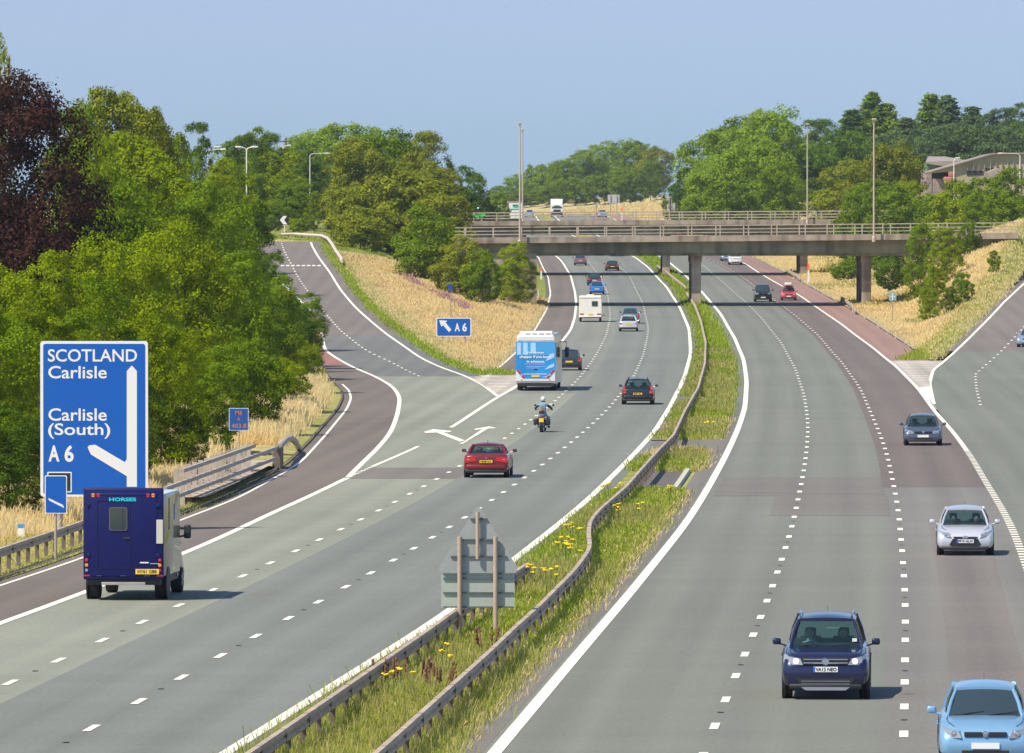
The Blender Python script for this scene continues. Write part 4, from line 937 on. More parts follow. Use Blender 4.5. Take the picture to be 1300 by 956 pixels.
s.poly('arrow', [(161,618),(161,604.5),(115.5,577),(111.3,568),(113.5,565.3),(121,564.6),(158.5,586.8),(161,583),(161,471),(167.4,464),(173.8,471),(173.8,618)], -.012, -.0085, WHITE, pn)
s.rr('symbol_border', 60, 599, 91, 625, .03, -.013, -.009, WHITE, pn); s.rr('symbol', 61.5, 600.5, 89.5, 623.5, .02, -.017, -.0135, BLACK, pn)
for u in (75, 119, 164): s.post(u, 436, .10, .18, GALV)
s = Sign('countdown_sign', 'small blue countdown marker with one white bar in front of the big sign', 'road sign', 70.5, 690, 238)
pn = s.rr('panel', 56.8, 603.5, 85, 652, .05, 0, .03, WHITE); s.rr('blue_face', 58, 604.7, 83.8, 650.8, .04, -.006, .001, BLUE, pn); s.poly('bar', [(61,632),(62.5,635.5),(81.5,645),(80,641)], -.01, -.007, WHITE, pn); s.post(70.5, 650, .045, .07)
s = Sign('exit_sign', 'blue A6 exit sign with a diagonal white arrow on the grassy left bank', 'road sign', 575, 434, 640)
pn = s.rr('panel', 553.8, 403.4, 598.2, 427.3, .10, 0, .08, WHITE); s.rr('blue_face', 555, 404.5, 597, 426.2, .08, -.012, .001, BLUE, pn)
s.poly('arrow', [(557.5,406.5),(568,407.2),(565.7,409.6),(573,418.5),(570,421.5),(562.3,412.6),(560.3,415)], -.02, -.013, WHITE, pn)
s.text('A', 577.3, 410.3, 583.8, 420.7, -.02, WHITE, pn, .03); s.text('6', 587, 410.1, 592.6, 420.9, -.02, WHITE, pn, .03); s.post(562, 404, .07); s.post(590, 404, .07)
s = Sign('solar_post', 'thin post topped by a small dark blue solar panel behind the A6 sign', 'post', 572, 404, 690)
MB().box(-.25, .25, -.02, .02, 0, .01).build('foot', SPOST, s.root); s.post(572, 366, .06, 0); s.poly('solar_panel', [(568,360.5),(573.5,360.2),(575,369),(570,369.5)], -.35, .25, pmat('solar_blue', (.03, .06, .3), .3), s.root)
s = Sign('location_marker', 'small blue location board reading M6 A 403.8 at the wood edge', 'road sign', 303, 566, 345)
pn = s.rr('panel', 290.6, 518, 315.6, 546.7, .03, 0, .03, pmat('sign_pale_blue', (.35, .5, .75), .5)); s.rr('blue_face', 291.6, 519, 314.6, 545.7, .02, -.006, .001, pmat('marker_blue', (.01, .07, .30), .5), pn)
s.text('M6', 298.5, 521.3, 307.5, 526.6, -.01, ORNG, pn, .02); s.text('A', 301.3, 529.6, 305, 534.2, -.01, ORNG, pn, .02); s.text('403.8', 294, 537.8, 312.6, 543.5, -.01, ORNG, pn, .02, space=1.1); s.post(303, 545, .04, .06)
s = Sign('location_marker', 'small grey-blue location board on the golden right verge', 'road sign', 1133, 392, 740)
pn = s.rr('panel', 1128.6, 371, 1137.8, 381.5, .03, 0, .03, pmat('sign_grey_blue', (.25, .38, .42), .6)); s.poly('markings', [(1132.7,372),(1133.7,372),(1133.7,381),(1132.7,381)], -.01, -.001, WHITE, pn); s.poly('markings', [(1129.5,376),(1137,376),(1137,376.7),(1129.5,376.7)], -.014, -.004, WHITE, pn); s.post(1133, 381, .04, .06)
# back of the triangular warning sign in the reserve
s = Sign('warning_sign', 'grey back of a triangular sign above a lower plate in the central reserve', 'road sign', 606, 812, 191)
BK1 = pmat('sign_back_grey', (.34, .36, .35), .55, metal=.15, var=.05); BK2 = pmat('plate_back_grey', (.40, .44, .38), .55, metal=.1, var=.05)
s.poly('triangle_panel', [(603,646),(607,643.5),(611,646),(656.5,720),(657,725),(654,727.6),(560,727.6),(557,725),(557.5,720)], .03, .05, BK1)
s.rr('lower_plate', 560, 729.3, 653.3, 771.8, .02, .03, .05, BK2)
for v, a, b_ in ((658.7,597,619),(685,584,630),(706.3,572,643.5),(728.3,562.5,652),(734,562.5,652),(752.4,562.5,652),(770.6,562.5,652)):
    q0 = s.P(a, v + .8); q1 = s.P(b_, v - .8); MB().box(q0[0], q1[0], -.02, .03, q0[1], q1[1]).build('channel', pmat('channel_dark', (.10, .13, .13), .6), s.root)
for u, vt in ((583.6, 681), (629, 681)):
    q = s.P(u, vt); MB().tube([(q[0], -.08, -.6), (q[0], -.08, q[1])], .057, 12).build('post', SPOST, s.root, True)
q = s.P(606.3, 649.5); q2 = s.P(606.3, 709.5); MB().tube([(q[0], -.08, q2[1]), (q[0], -.08, q[1])], .048, 12).build('short_post', SPOST, s.root, True)
# sign backs seen over the far bridge
s = Sign('road_sign', 'grey back of a rectangular sign by the far wood', 'road sign', 777, 268, 1500)
s.rr('panel', 771.5, 247.2, 786.5, 258, .05, 0, .08, pmat('far_sign_back', (.42, .44, .44), .6)); s.post(775, 248, .1, -.1); s.post(783, 248, .1, -.1)
s = Sign('road_sign', 'tall two-panel grey sign back beside the far dark trees', 'road sign', 854, 275, 1330)
s.rr('panel', 846.8, 247.7, 853.2, 268, .05, 0, .08, pmat('far_sign_back', (.42, .44, .44), .6)); s.rr('panel', 853.6, 257.5, 861, 268, .05, 0, .08, BK2); s.post(850, 250, .1, -.1); s.post(857, 258, .1, -.1)
s = Sign('road_sign', 'tiny blue-grey sign on the far verge above the crest', 'road sign', 757, 272, 1560)
s.rr('panel', 755.6, 259.5, 758.8, 264, .05, 0, .08, BK1); s.post(757, 264, .08, .1)
s = Sign('chevron_sign', 'small chevron sign pointing left at the top of the slip road', 'road sign', 361, 298, 935)
s.rr('board', 353.5, 273.5, 366.5, 285.5, .04, 0, .04, BLACK); s.poly('chevron', [(362,274.2),(364.5,274.2),(360.6,279.3),(364.8,284.8),(359.6,284.8),(355.3,279.3),(359.6,274.2)], -.02, -.001, WHITE); s.post(361.3, 285, .05, .06, WHITE)
# marker posts
def marker(u, vt, vb, Y, col, label):
    s = Sign('marker_post', label, 'marker post', u, vb, Y, 'roadside marker posts'); q = s.P(u, vt); w_ = .11
    MB().box(-w_, w_, -.03, .03, -.3, q[1] * .99, .01).build('post', WHITE, s.root); MB().box(-w_ - .01, w_ + .01, -.04, .04, q[1] * .68, q[1], .01).build('band', col, s.root)
OR = pmat('band_orange', (.9, .16, .02), .5); BB = pmat('band_blue', (.05, .3, .65), .5)
marker(27, 665, 688, 250, BB, 'white marker post with a blue cap behind the near left barrier')
marker(687, 339, 353, 985, OR, 'orange-topped marker post beside the left hard shoulder under the bridge')
marker(1026.5, 335, 350, 960, OR, 'orange-topped marker post beside the pier on the right verge')
marker(789.5, 263, 272, 1500, OR, 'tiny orange-topped post on the far golden verge')

# ------------------------------------------------------------------ wild flowers
YEL = pmat('ragwort_yellow', (.85, .62, .01), .7); STEM = pmat('stem_green', (.10, .17, .03), .8); RUST = pmat('dock_rust', (.17, .085, .045), .9)
def flower(u, v, n, w_, label, kind='ragwort', h=.75):
    x, y = hit(u, v, zm, h); g = gz(x, y); r = empty(kind + '_plant', (x, y, g)); rr = random.Random(int(u * 7 + v))
    tag(r, label, 'wild flower' if kind == 'ragwort' else 'weed', 'yellow ragwort plants in the central reserve' if kind == 'ragwort' else 'rust-brown dock stalks in the central reserve')
    col_ = YEL if kind == 'ragwort' else RUST
    for k in range(n):
        a, b_ = rr.uniform(-w_, w_), rr.uniform(-.6, .6); hh = h * rr.uniform(.75, 1.1)
        MB().tube([(a * .5, b_ * .5, 0), (a, b_, hh)], .010, 4).build('stem', STEM if kind == 'ragwort' else RUST, r)
        fm = MB()
        if kind == 'ragwort':
            fm.lathe([(.02, -.03), (.06, .0), (.055, .015), (.02, .02)], 9, 'z', (a, b_, hh))
            for q in range(6): fm.ball((a + rr.uniform(-.06, .06), b_ + rr.uniform(-.06, .06), hh + rr.uniform(.0, .03)), rr.uniform(.02, .04), 4, (1, 1, .6))
        else:
            fm.tube([(a * .8, b_ * .8, hh * .45), (a, b_, hh)], .022, 6, .012)
            for q in range(9): fm.ball((a + rr.uniform(-.012, .012), b_ + rr.uniform(-.012, .012), hh * rr.uniform(.5, 1)), rr.uniform(.018, .034), 4, (1, 1, 1.5))
        fm.build('flower_head', col_, r)
for i, (u, v, n, w_, lab) in enumerate([(778,619,6,.4,'yellow ragwort left of the barrier just below the dark paved crossover'),(786,641,4,.2,'yellow ragwort right against the barrier below the crossover'),(809,641,3,.2,'sparse ragwort in the grass below the dark crossover'),
    (852,619,4,.2,'single ragwort standing out against the dark crossover'),(728,669,6,.25,'ragwort by the left kink of the barrier'),(718,690,7,.3,'large yellow ragwort clump beside the barrier kink'),(727,697,5,.25,'ragwort close below the largest clump'),
    (903,535,4,.3,'ragwort in the grass bulge above the upper crossover'),(684,722,5,.3,'ragwort half way between the sign and the barrier kink'),(697,731,4,.25,'small ragwort just right of the half-way clump'),(561,831,3,.3,'ragwort low between the two barriers in the foreground'),(512,858,4,.4,'ragwort at the bottom beside the left barrier')]): flower(u, v, n, w_, lab)
for i, (u, v, n, lab) in enumerate([(500,848,8,'rust dock stalks beside the left foreground barrier'),(528,846,7,'rust dock stalks centred between the foreground barriers'),(552,856,7,'rust dock stalks nearest the right foreground barrier'),(617,803,4,'dock stalks at the right post of the triangular sign')]): flower(u, v, n, .5, lab, 'dock', .65)

# ------------------------------------------------------------------ vehicles
TYRE = pmat('tyre_rubber', (.018, .018, .02), .85); RIM = pmat('alloy_rim', (.50, .50, .52), .3, metal=.8); TRIM = pmat('black_trim', (.02, .02, .022), .55)
CHROME = pmat('chrome', (.75, .75, .76), .15, metal=1); TAIL = pmat('tail_lens_red', (.55, .012, .012), .2, coat=.6); AMBER = pmat('amber_lens', (.85, .30, .02), .25, coat=.5)
LENS = pmat('headlamp_lens', (.36, .38, .40), .10, coat=.9, metal=.3); PLY = pmat('plate_yellow', (.85, .60, .03), .5); PLW = pmat('plate_white', (.82, .82, .80), .5); INK = pmat('plate_ink', (.01, .01, .01), .5)
LAMPON = pmat('lamp_lit', (1.0, .80, .50), .3, emit=1.6); SEAT = pmat('seat_fabric', (.06, .06, .065), .9); EUB = pmat('plate_blue', (.02, .12, .6), .5)
SHADOW = TRIM
def paint(name, c, metal=.0, rough=.32): return pmat('paint_' + name, c, rough, metal=metal, coat=.7, var=.03, scale=3)
def glassmat():
    m, nt, b = newmat('tinted_glass'); b.inputs['Base Color'].default_value = (.02, .045, .055, 1); b.inputs['Roughness'].default_value = .06; b.inputs['Specular IOR Level'].default_value = .8
    t = nt.nodes.new('ShaderNodeBsdfTransparent'); t.inputs['Color'].default_value = (.62, .80, .80, 1); mx = nt.nodes.new('ShaderNodeMixShader'); mx.inputs[0].default_value = .35
    nt.links.new(t.outputs[0], mx.inputs[1]); nt.links.new(b.outputs[0], mx.inputs[2]); nt.links.new(mx.outputs[0], nt.nodes['Material Output'].inputs['Surface']); return m
GLASS = glassmat(); DGLASS = pmat('dark_glass', (.03, .05, .06), .06, spec=.9)
def road_dir(f, y, d=4.0): return math.atan2(float(f(y + d)) - float(f(y - d)), 2 * d)
def wheel(root, x, y, r, w_, name='wheel'):
    s = 1 if x > 0 else -1
    wl = MB().lathe([(r * .62, -w_ / 2), (r * .93, -w_ / 2), (r, -w_ * .36), (r, w_ * .36), (r * .93, w_ / 2), (r * .62, w_ / 2)], 28, 'x', (x, y, r)).build(name, TYRE, root, True)
    m = MB().lathe([(r * .60, w_ * .44 * s), (r * .64, w_ * .49 * s), (r * .56, w_ * .40 * s), (r * .12, w_ * .34 * s), (.001, w_ * .40 * s)], 24, 'x', (x, y, r))
    for k in range(5):
        a = 2 * PI * k / 5; c, sn = math.cos(a), math.sin(a)
        m.tube([(x + w_ * .42 * s, y + c * r * .1, r + sn * r * .1), (x + w_ * .44 * s, y + c * r * .58, r + sn * r * .58)], r * .085, 6)
    m.build('rim', RIM, wl, True); return wl
def car(u, v, lane, front, label, L=4.2, W=1.76, H=1.47, kind='hatch', col=None, plate=None, glass=None, group='vehicles on the motorway', cat='car', name='car', rails=False, lit=False, dz=0, seats=True, zf=zm, tail='std', grille='std', belt=None, detail=True, yaw=None, Yf=None):
    """u, v: middle of the near bumper at road level; front=True shows its front (drives toward us)"""
    x, y = hit(u, v, zf) if Yf is None else (at(u, v, Yf).x, Yf); th = road_dir(lane, y) if yaw is None else yaw; slope = math.atan((float(zf(y + 6)) - float(zf(y))) / 6)
    cx = x + math.sin(th) * L / 2; cy = y + math.cos(th) * L / 2
    root = empty(name, (cx, cy, float(zf(cy)) + .012), (-th if not front else PI - th), (slope if not front else -slope)); tag(root, label, cat, group)
    G = glass or DGLASS; hw = W / 2; B = belt or H * .64
    suv = kind in ('suv', 'pickup'); zb = .24 if suv else .19; nose = B * .80 if not suv else B * .84
    rearz = B * (1.0 if kind != 'saloon' else 1.02)
    wsb = L * .20 if kind != 'van' else L * .30      # base of windscreen
    def ring(yv, wf, z0, z1, crown=.02):
        h = z1 - z0; w = hw * wf
        half = [(0, z0), (w * .80, z0), (w * .93, z0 + h * .07), (w * .985, z0 + h * .25), (w, z0 + h * .50), (w * .985, z0 + h * .74), (w * .955, z0 + h * .90), (w * .88, z0 + h * .985), (w * .60, z1 + crown * .6), (0, z1 + crown)]
        return [Vector((a, yv, b)) for a, b in half] + [Vector((-a, yv, b)) for a, b in half[-2:0:-1]]
    rear_y = -L / 2
    st = [(-.500, .80, zb + .16, rearz * .84), (-.496, .88, zb + .12, rearz * .90), (-.485, .94, zb + .08, rearz * .955), (-.460, .98, zb + .03, rearz * .99), (-.40, 1.0, zb, rearz), (-.1, 1.0, zb, B), (.12, 1.0, zb, B), (wsb / L, .995, zb, B * .99), (.30, .99, zb, B * .955), (.38, .99, zb + .01, B * .91), (.44, .98, zb + .02, nose + .04), (.472, .955, zb + .03, nose - .04), (.490, .91, zb + .05, nose - .12), (.500, .83, zb + .10, nose - .22)]
    body = MB().loft([ring(a * L, b, c, d) for a, b, c, d in st]).build('body', col, root, True, 50)
    # cabin
    if kind == 'hatch': yr0, yr1 = -L * .475, -L * .36
    elif kind == 'estate': yr0, yr1 = -L * .478, -L * .385
    elif kind == 'suv': yr0, yr1 = -L * .478, -L * .41
    elif kind == 'saloon': yr0, yr1 = -L * .345, -L * .20
    else: yr0, yr1 = -L * .12, -L * .05
    yf0, yf1 = wsb + .04, wsb - (H - B) * (1.25 if not suv else .95)
    wb = hw * .88; wr = hw * (.63 if kind != 'suv' else .64); zr = H - .065; zb2 = B - .02
    if kind == 'pickup': wr = hw * .70
    c = {'rl0': (-wb * .93, yr0, zb2), 'rr0': (wb * .93, yr0, zb2), 'fl0': (-wb * .92, yf0, zb2), 'fr0': (wb * .92, yf0, zb2), 'rl1': (-wr, yr1, zr), 'rr1': (wr, yr1, zr), 'fl1': (-wr * .96, yf1, zr), 'fr1': (wr * .96, yf1, zr)}
    MB().panel(c['rl0'], c['rr0'], c['rr1'], c['rl1'], (0, -.06, .0)).build('rear_window', G, root, True)
    MB().panel(c['fl0'], c['fr0'], c['fr1'], c['fl1'], (0, .10, .0)).build('windscreen', G, root, True)
    for sgn, k in ((-1, 'l'), (1, 'r')): MB().panel(c['r' + k + '0'], c['f' + k + '0'], c['f' + k + '1'], c['r' + k + '1'], (sgn * .05, 0, .02)).build('side_window', G, root, True)
    # roof skin with rolled edges
    rings = []
    n = 10
    for i in range(n + 1):
        t = i / n; yy = (yr1 - .05) + (yf1 + .04 - yr1 + .05) * t; cr = .055 * (1 - (2 * t - 1) ** 2) + .0; ww = wr * (1.015 - .04 * t); e = .02 if 0 < i < n else .0
        rings.append([Vector(q) for q in ((-ww - .035, yy, zr - .03), (-ww - .02, yy, zr + .02), (-ww * .8, yy, zr + .035 + cr * .5 + e), (-ww * .4, yy, zr + .045 + cr * .9 + e), (0, yy, zr + .05 + cr + e), (ww * .4, yy, zr + .045 + cr * .9 + e), (ww * .8, yy, zr + .035 + cr * .5 + e), (ww + .02, yy, zr + .02), (ww + .035, yy, zr - .03), (ww * .9, yy, zr - .03), (-ww * .9, yy, zr - .03))])
    MB().loft(rings).build('roof', col, root, True, 60)
    pt = .045
    cp = pt + (.035 if kind in ('hatch', 'saloon', 'suv') else .015)
    for k, sg in (('l', -1), ('r', 1)):
        A = Vector(c['f' + k + '0']); Bq = Vector(c['f' + k + '1']); MB().tube([A + Vector((0, .02, -.03)), (A + Bq) / 2 + Vector((sg * .012, .02, .012)), Bq], pt * .85, 8, pt * .7).build('pillar', col, root, True)
        A = Vector(c['r' + k + '0']); Bq = Vector(c['r' + k + '1']); MB().tube([A + Vector((0, .05, -.03)), (A + Bq) / 2 + Vector((sg * .015, .02, .012)), Bq + Vector((0, .03, 0))], cp, 8, cp * .85).build('pillar', col, root, True)
        p0 = Vector(c['r' + k + '0']).lerp(Vector(c['f' + k + '0']), .56); p1 = Vector(c['r' + k + '1']).lerp(Vector(c['f' + k + '1']), .52); MB().tube([p0, (p0 + p1) / 2 + Vector((sg * .045, 0, .01)), p1], .035, 6).build('door_pillar', TRIM, root, True)
    # interior
    m = MB().box(-wb * .86, wb * .86, yr0 + .15, yf0 - .05, B - .02, B + .035); m.build('dark_cabin_slab', SEAT, root)  # black slab over the body top, puts the cabin's darkness into colour
    if seats:
        for sx in (-.36, .36):
            for sy in (-.02 * L, -.22 * L if kind != 'pickup' else None):
                if sy is None or sy < yr1 - .1: continue
                MB().box(sx - .23, sx + .23, sy - .28, sy - .16, B - .05, B + .12, .04).box(sx - .12, sx + .12, sy - .30, sy - .20, B + .10, min(B + .30, zr - .10), .04).build('seat_back', SEAT, root, True)
    # lower trim, bumpers
    bw_ = W * .93
    MB().box(-bw_ / 2, bw_ / 2, rear_y - .025, rear_y + .22, zb + .02, zb + .16, .05).build('rear_valance', TRIM, root, True)
    MB().box(-bw_ / 2 * .93, bw_ / 2 * .93, rear_y - .05, rear_y + .25, zb + .15, zb + .36, .07).build('rear_bumper', col if kind != 'pickup' else CHROME, root, True)
    MB().box(-bw_ / 2 * .88, bw_ / 2 * .88, L / 2 - .22, L / 2 + .02, zb - .01, zb + .10, .04).build('front_valance', TRIM, root, True)
    # wheels & arches
    r = .37 if suv else .315; tw = .225
    for sx in (-1, 1):
        for yy in (-L * .315, L * .325):
            MB().lathe([(r + .015, -.05), (r + .075, -.04), (r + .075, .03), (r + .015, .035)], 28, 'x', (sx * (hw - .045), yy, r)).build('wheel_arch', TRIM, root, True)
            wheel(root, sx * (hw - tw / 2 - .01), yy, r, tw)
    # mirrors
    for sx in (-1, 1):
        q = MB().box(min(sx * (hw + .03), sx * (hw + .21)), max(sx * (hw + .03), sx * (hw + .21)), yf0 - .40, yf0 - .27, B + .02, B + .16, .045); q.tube([(sx * (hw - .08), yf0 - .3, B), (sx * (hw + .08), yf0 - .33, B + .05)], .022, 6); mi = q.build('mirror', col, root, True)
        MB().box(min(sx * (hw + .05), sx * (hw + .19)), max(sx * (hw + .05), sx * (hw + .19)), yf0 - .412, yf0 - .40, B + .04, B + .14).build('mirror_glass', DGLASS, mi)
    # tail lights
    zt = rearz * .70 if kind != 'saloon' else rearz * .72
    for sx in (-1, 1):
        def px(*P): return [(sx * a * hw, b) for a, b in P]
        if tail == 'tall': polys = [(px((.70, zt - .02), (.93, zt - .04), (.95, zt + .10), (.86, zt + .22), (.76, zt + .16)), TAIL), (px((.80, zt + .20), (.90, zt + .20), (.735, H - .12), (.665, H - .12)), TAIL)]
        elif tail == 'wide': polys = [(px((.42, zt + .0), (.90, zt - .08), (.95, zt + .05), (.93, zt + .17), (.46, zt + .14)), TAIL)]
        elif tail == 'small': polys = [(px((.70, zt), (.93, zt - .01), (.94, zt + .13), (.72, zt + .12)), TAIL)]
        else: polys = [(px((.70, zt - .02), (.92, zt - .04), (.95, zt + .14), (.86, zt + .26), (.74, zt + .20)), TAIL)]
        for i, (pl, mt) in enumerate(polys):
            if i == 0: tl = MB().prism(pl, rear_y - .015, rear_y + .16).build('tail_light', mt, root); MB().box(min(sx * .72 * hw, sx * .84 * hw), max(sx * .72 * hw, sx * .84 * hw), rear_y - .022, rear_y, zt + .03, zt + .07, .008).build('reversing_lamp', LENS, tl)
            else:
                a, b_, c_, d_ = pl; y0_ = rear_y + .02; y1_ = yr1 - .05
                MB().loft([[Vector((a[0], y0_, a[1])), Vector((b_[0], y0_, b_[1])), Vector((b_[0], y0_ + .12, b_[1])), Vector((a[0], y0_ + .12, a[1]))], [Vector((d_[0], y1_, d_[1])), Vector((c_[0], y1_, c_[1])), Vector((c_[0], y1_ + .12, c_[1])), Vector((d_[0], y1_ + .12, d_[1]))]]).build('upper_tail_light', TAIL, root)
    # headlights follow the rounded corner
    fz = nose - .16
    for sx in (-1, 1):
        P0 = [(.50, L / 2 - .045, fz), (.80, L / 2 - .12, fz + .00), (.93, L / 2 - .26, fz + .05)]; P1 = [(.56, L / 2 - .075, fz + .13), (.80, L / 2 - .16, fz + .17), (.92, L / 2 - .36, fz + .21)]
        vs = [Vector((sx * a * hw * 1.02, b + .075, c_)) for a, b, c_ in P0] + [Vector((sx * a * hw * 1.02, b + .06, c_)) for a, b, c_ in P1]; back = [p + Vector((-sx * .05, -.12, 0)) for p in vs]
        h_ = MB().add(vs + back, [(0,1,4,3),(1,2,5,4),(6,9,10,7),(7,10,11,8),(0,3,9,6),(2,8,11,5),(3,4,10,9),(4,5,11,10),(0,6,7,1),(1,7,8,2)]).build('headlight', LENS, root)
        if detail: MB().lathe([(.0012, .0), (.05, -.004), (.062, -.02), (.062, -.04)], 16, 'y', (sx * .66 * hw, L / 2 - .005, fz + .075)).build('bulb', LAMPON if lit else CHROME, h_, True)
        MB().lathe([(.001, .0), (.045, -.004), (.05, -.02), (.05, -.05)], 14, 'y', (sx * .74 * hw, L / 2 - .0, zb + .20)).build('fog_light', CHROME, root, True)
    if grille == 'mouth':    # big lower trapezoid opening, slim upper slot, oval badge
        MB().prism([(-.46 * hw, zb + .10), (.46 * hw, zb + .10), (.56 * hw, zb + .14), (.44 * hw, zb + .33), (.34 * hw, zb + .36), (-.34 * hw, zb + .36), (-.44 * hw, zb + .33), (-.56 * hw, zb + .14)], L / 2 - .10, L / 2 + .012).build('grille', TRIM, root)
        MB().prism([(-.40 * hw, nose - .18), (.40 * hw, nose - .18), (.42 * hw, nose - .145), (-.42 * hw, nose - .145)], L / 2 - .1, L / 2 + .012).build('upper_grille', TRIM, root)
        MB().lathe([(.001, .012), (.05, .01), (.06, 0), (.06, -.03)], 20, 'y', (0, 0, 0)).build('badge', CHROME, root, True)
        b_ = [o for o in bpy.data.objects if o.parent == root and o.name.startswith('badge')][-1]; b_.scale = (1.5, 1, .75); b_.location = (0, L / 2 + .015, nose - .155)
    elif grille == 'bars':   # dark slot with two chrome bars and a round V W badge
        zg = fz + .005
        MB().prism([(-.50 * hw, zg - .005), (.50 * hw, zg - .005), (.55 * hw, zg + .15), (-.55 * hw, zg + .15)], L / 2 - .1, L / 2 + .012).build('grille', TRIM, root)
        for q in (.025, .10): MB().box(-.50 * hw, .50 * hw, L / 2 + .005, L / 2 + .028, zg + q, zg + q + .026, .006).build('chrome_bar', CHROME, root)
        bd = MB().lathe([(.001, 0), (.062, 0), (.062, .012), (.074, .012), (.074, -.03)], 24, 'y', (0, L / 2 + .03, zg + .07)).build('badge', TRIM, root, True)
        m = MB()
        tor = [(.062, -.0), (.074, .006), (.078, 0), (.074, -.02)]; m.lathe([(.062, .004), (.07, .012), (.078, .004), (.078, -.02), (.062, -.02)], 24, 'y', (0, L / 2 + .034, zg + .07))
        for pts in ([(-.028, .052), (0, .006), (.028, .052)], [(-.052, .03), (-.026, -.05), (0, -.004), (.026, -.05), (.052, .03)]):
            for a, b2_ in zip(pts[:-1], pts[1:]): m.tube([(a[0], L / 2 + .04, zg + .07 + a[1]), (b2_[0], L / 2 + .04, zg + .07 + b2_[1])], .0075, 6)
        m.build('emblem', CHROME, bd)
        MB().prism([(-.52 * hw, zb + .04), (.52 * hw, zb + .04), (.66 * hw, zb + .22), (-.66 * hw, zb + .22)], L / 2 - .16, L / 2 + .014).build('lower_grille', TRIM, root)
        for q in (.09, .15): MB().box(-.55 * hw, .55 * hw, L / 2 + .012, L / 2 + .022, zb + q, zb + q + .012, .003).build('grille_slat', RIM, root)
        for sx in (-1, 1): MB().prism([(sx * .72 * hw, zb + .10), (sx * .90 * hw, zb + .12), (sx * .92 * hw, zb + .26), (sx * .72 * hw, zb + .24)], L / 2 - .25, L / 2 - .025).build('fog_recess', TRIM, root)
        MB().prism([(-.45 * hw, zb - .04), (.45 * hw, zb - .04), (.55 * hw, zb + .03), (-.55 * hw, zb + .03)], L / 2 - .2, L / 2 + .02).build('skid_plate', RIM, root)
    else:
        for sx in (-1, 1): MB().box(min(sx * .06, sx * .45 * hw), max(sx * .06, sx * .45 * hw), L / 2 - .08, L / 2 + .010, fz + .03, fz + .11, .01).build('grille', TRIM, root)
        MB().box(-.5 * hw, .5 * hw, L / 2 - .1, L / 2 + .012, zb + .08, zb + .17, .01).build('lower_grille', TRIM, root)
        MB().lathe([(.001, .01), (.05, .008), (.06, -.02)], 16, 'y', (0, L / 2 + .012, fz + .07)).build('badge', CHROME, root, True)
    # number plates
    zp = (zb + .19) if kind in ('saloon',) else rearz * .60
    if kind == 'saloon': zp = rearz * .63
    if kind == 'suv': zp = rearz * .62
    pz = zb + .20 if grille != 'bars' else fz - .15
    if grille == 'mouth': pz = zb + .205
    pl = MB().box(-.26, .26, rear_y - .035, rear_y - .012, zp, zp + .111).build('number_plate', PLY, root)
    if plate and not front:
        if plate != ' ':
            t = textmesh(plate, -.22, .22, zp + .016, zp + .095, rear_y - .039, bold=.035); t.build('registration', INK, pl)
    pf = MB().box(-.26, .26, L / 2 + .012, L / 2 + .034, pz, pz + .111).build('number_plate', PLW, root)
    if plate and front and plate != ' ':
        t = textmesh(plate, -.215, .235, pz + .016, pz + .095, 0, bold=.035); t.v = [Vector((-p.x, L / 2 + .038, p.z)) for p in t.v]; t.build('registration', INK, pf)
        MB().box(.222, .26, L / 2 + .030, L / 2 + .0365, pz + .003, pz + .108).build('blue_band', EUB, pf)
    if kind == 'saloon':
        MB().box(-.05, .05, rear_y - .02, rear_y + .02, rearz * .82, rearz * .86, .01).build('badge', CHROME, root)
    if rails:
        for sx in (-1, 1): MB().tube([(sx * (wr - .03), yr1 + .05, zr + .05), (sx * (wr - .03), yr1 + .2, zr + .12), (sx * (wr - .05), yf1 - .3, zr + .12), (sx * (wr - .05), yf1 - .12, zr + .05)], .022, 8).build('roof_rail', CHROME if rails == 1 else TRIM, root, True)
    if detail:
        MB().tube([(0, yr1 + .12, zr + .08), (0, yr1 + .02, zr + .22)], .008, 5).build('aerial', TRIM, root)
        for sx in (-.32, .32): MB().tube([(sx + .25, yf0 + .03, zb2 + .035), (sx - .3, yf0 - .06, zb2 + .10)], .011, 5).build('wiper', TRIM, root)
        for sx in (-1, 1):
            for yy in (-.03 * L, .14 * L): MB().box(min(sx * (hw - .005), sx * (hw + .025)), max(sx * (hw - .005), sx * (hw + .025)), yy - .1, yy + .08, B * .80, B * .80 + .03, .008).build('door_handle', col, root)
    if detail:
        for sx in (-1, 1):
            MB().tube([(sx * hw * .80, wsb + .10, B * .985 + .012), (sx * hw * .82, L * .32, B * .95 + .006), (sx * hw * .78, L * .40, B * .905 + .012), (sx * hw * .66, L * .445, nose + .045)], .006, 5).build('bonnet_seam', TRIM, root)
            for yy in (-.22 * L, -.01 * L, .19 * L): MB().tube([(sx * (hw + .001), yy, zb + .12), (sx * (hw + .002), yy, zb + (B - zb) * .5), (sx * (hw - .018), yy, B * .92)], .005, 4).build('door_seam', TRIM, root)
        if kind != 'saloon': MB().box(-hw * .74, hw * .74, rear_y - .012, rear_y - .004, rearz * .52, rearz * .53).build('tailgate_seam', TRIM, root)
    root['dims'] = [L, W, H, B, wsb]; return root

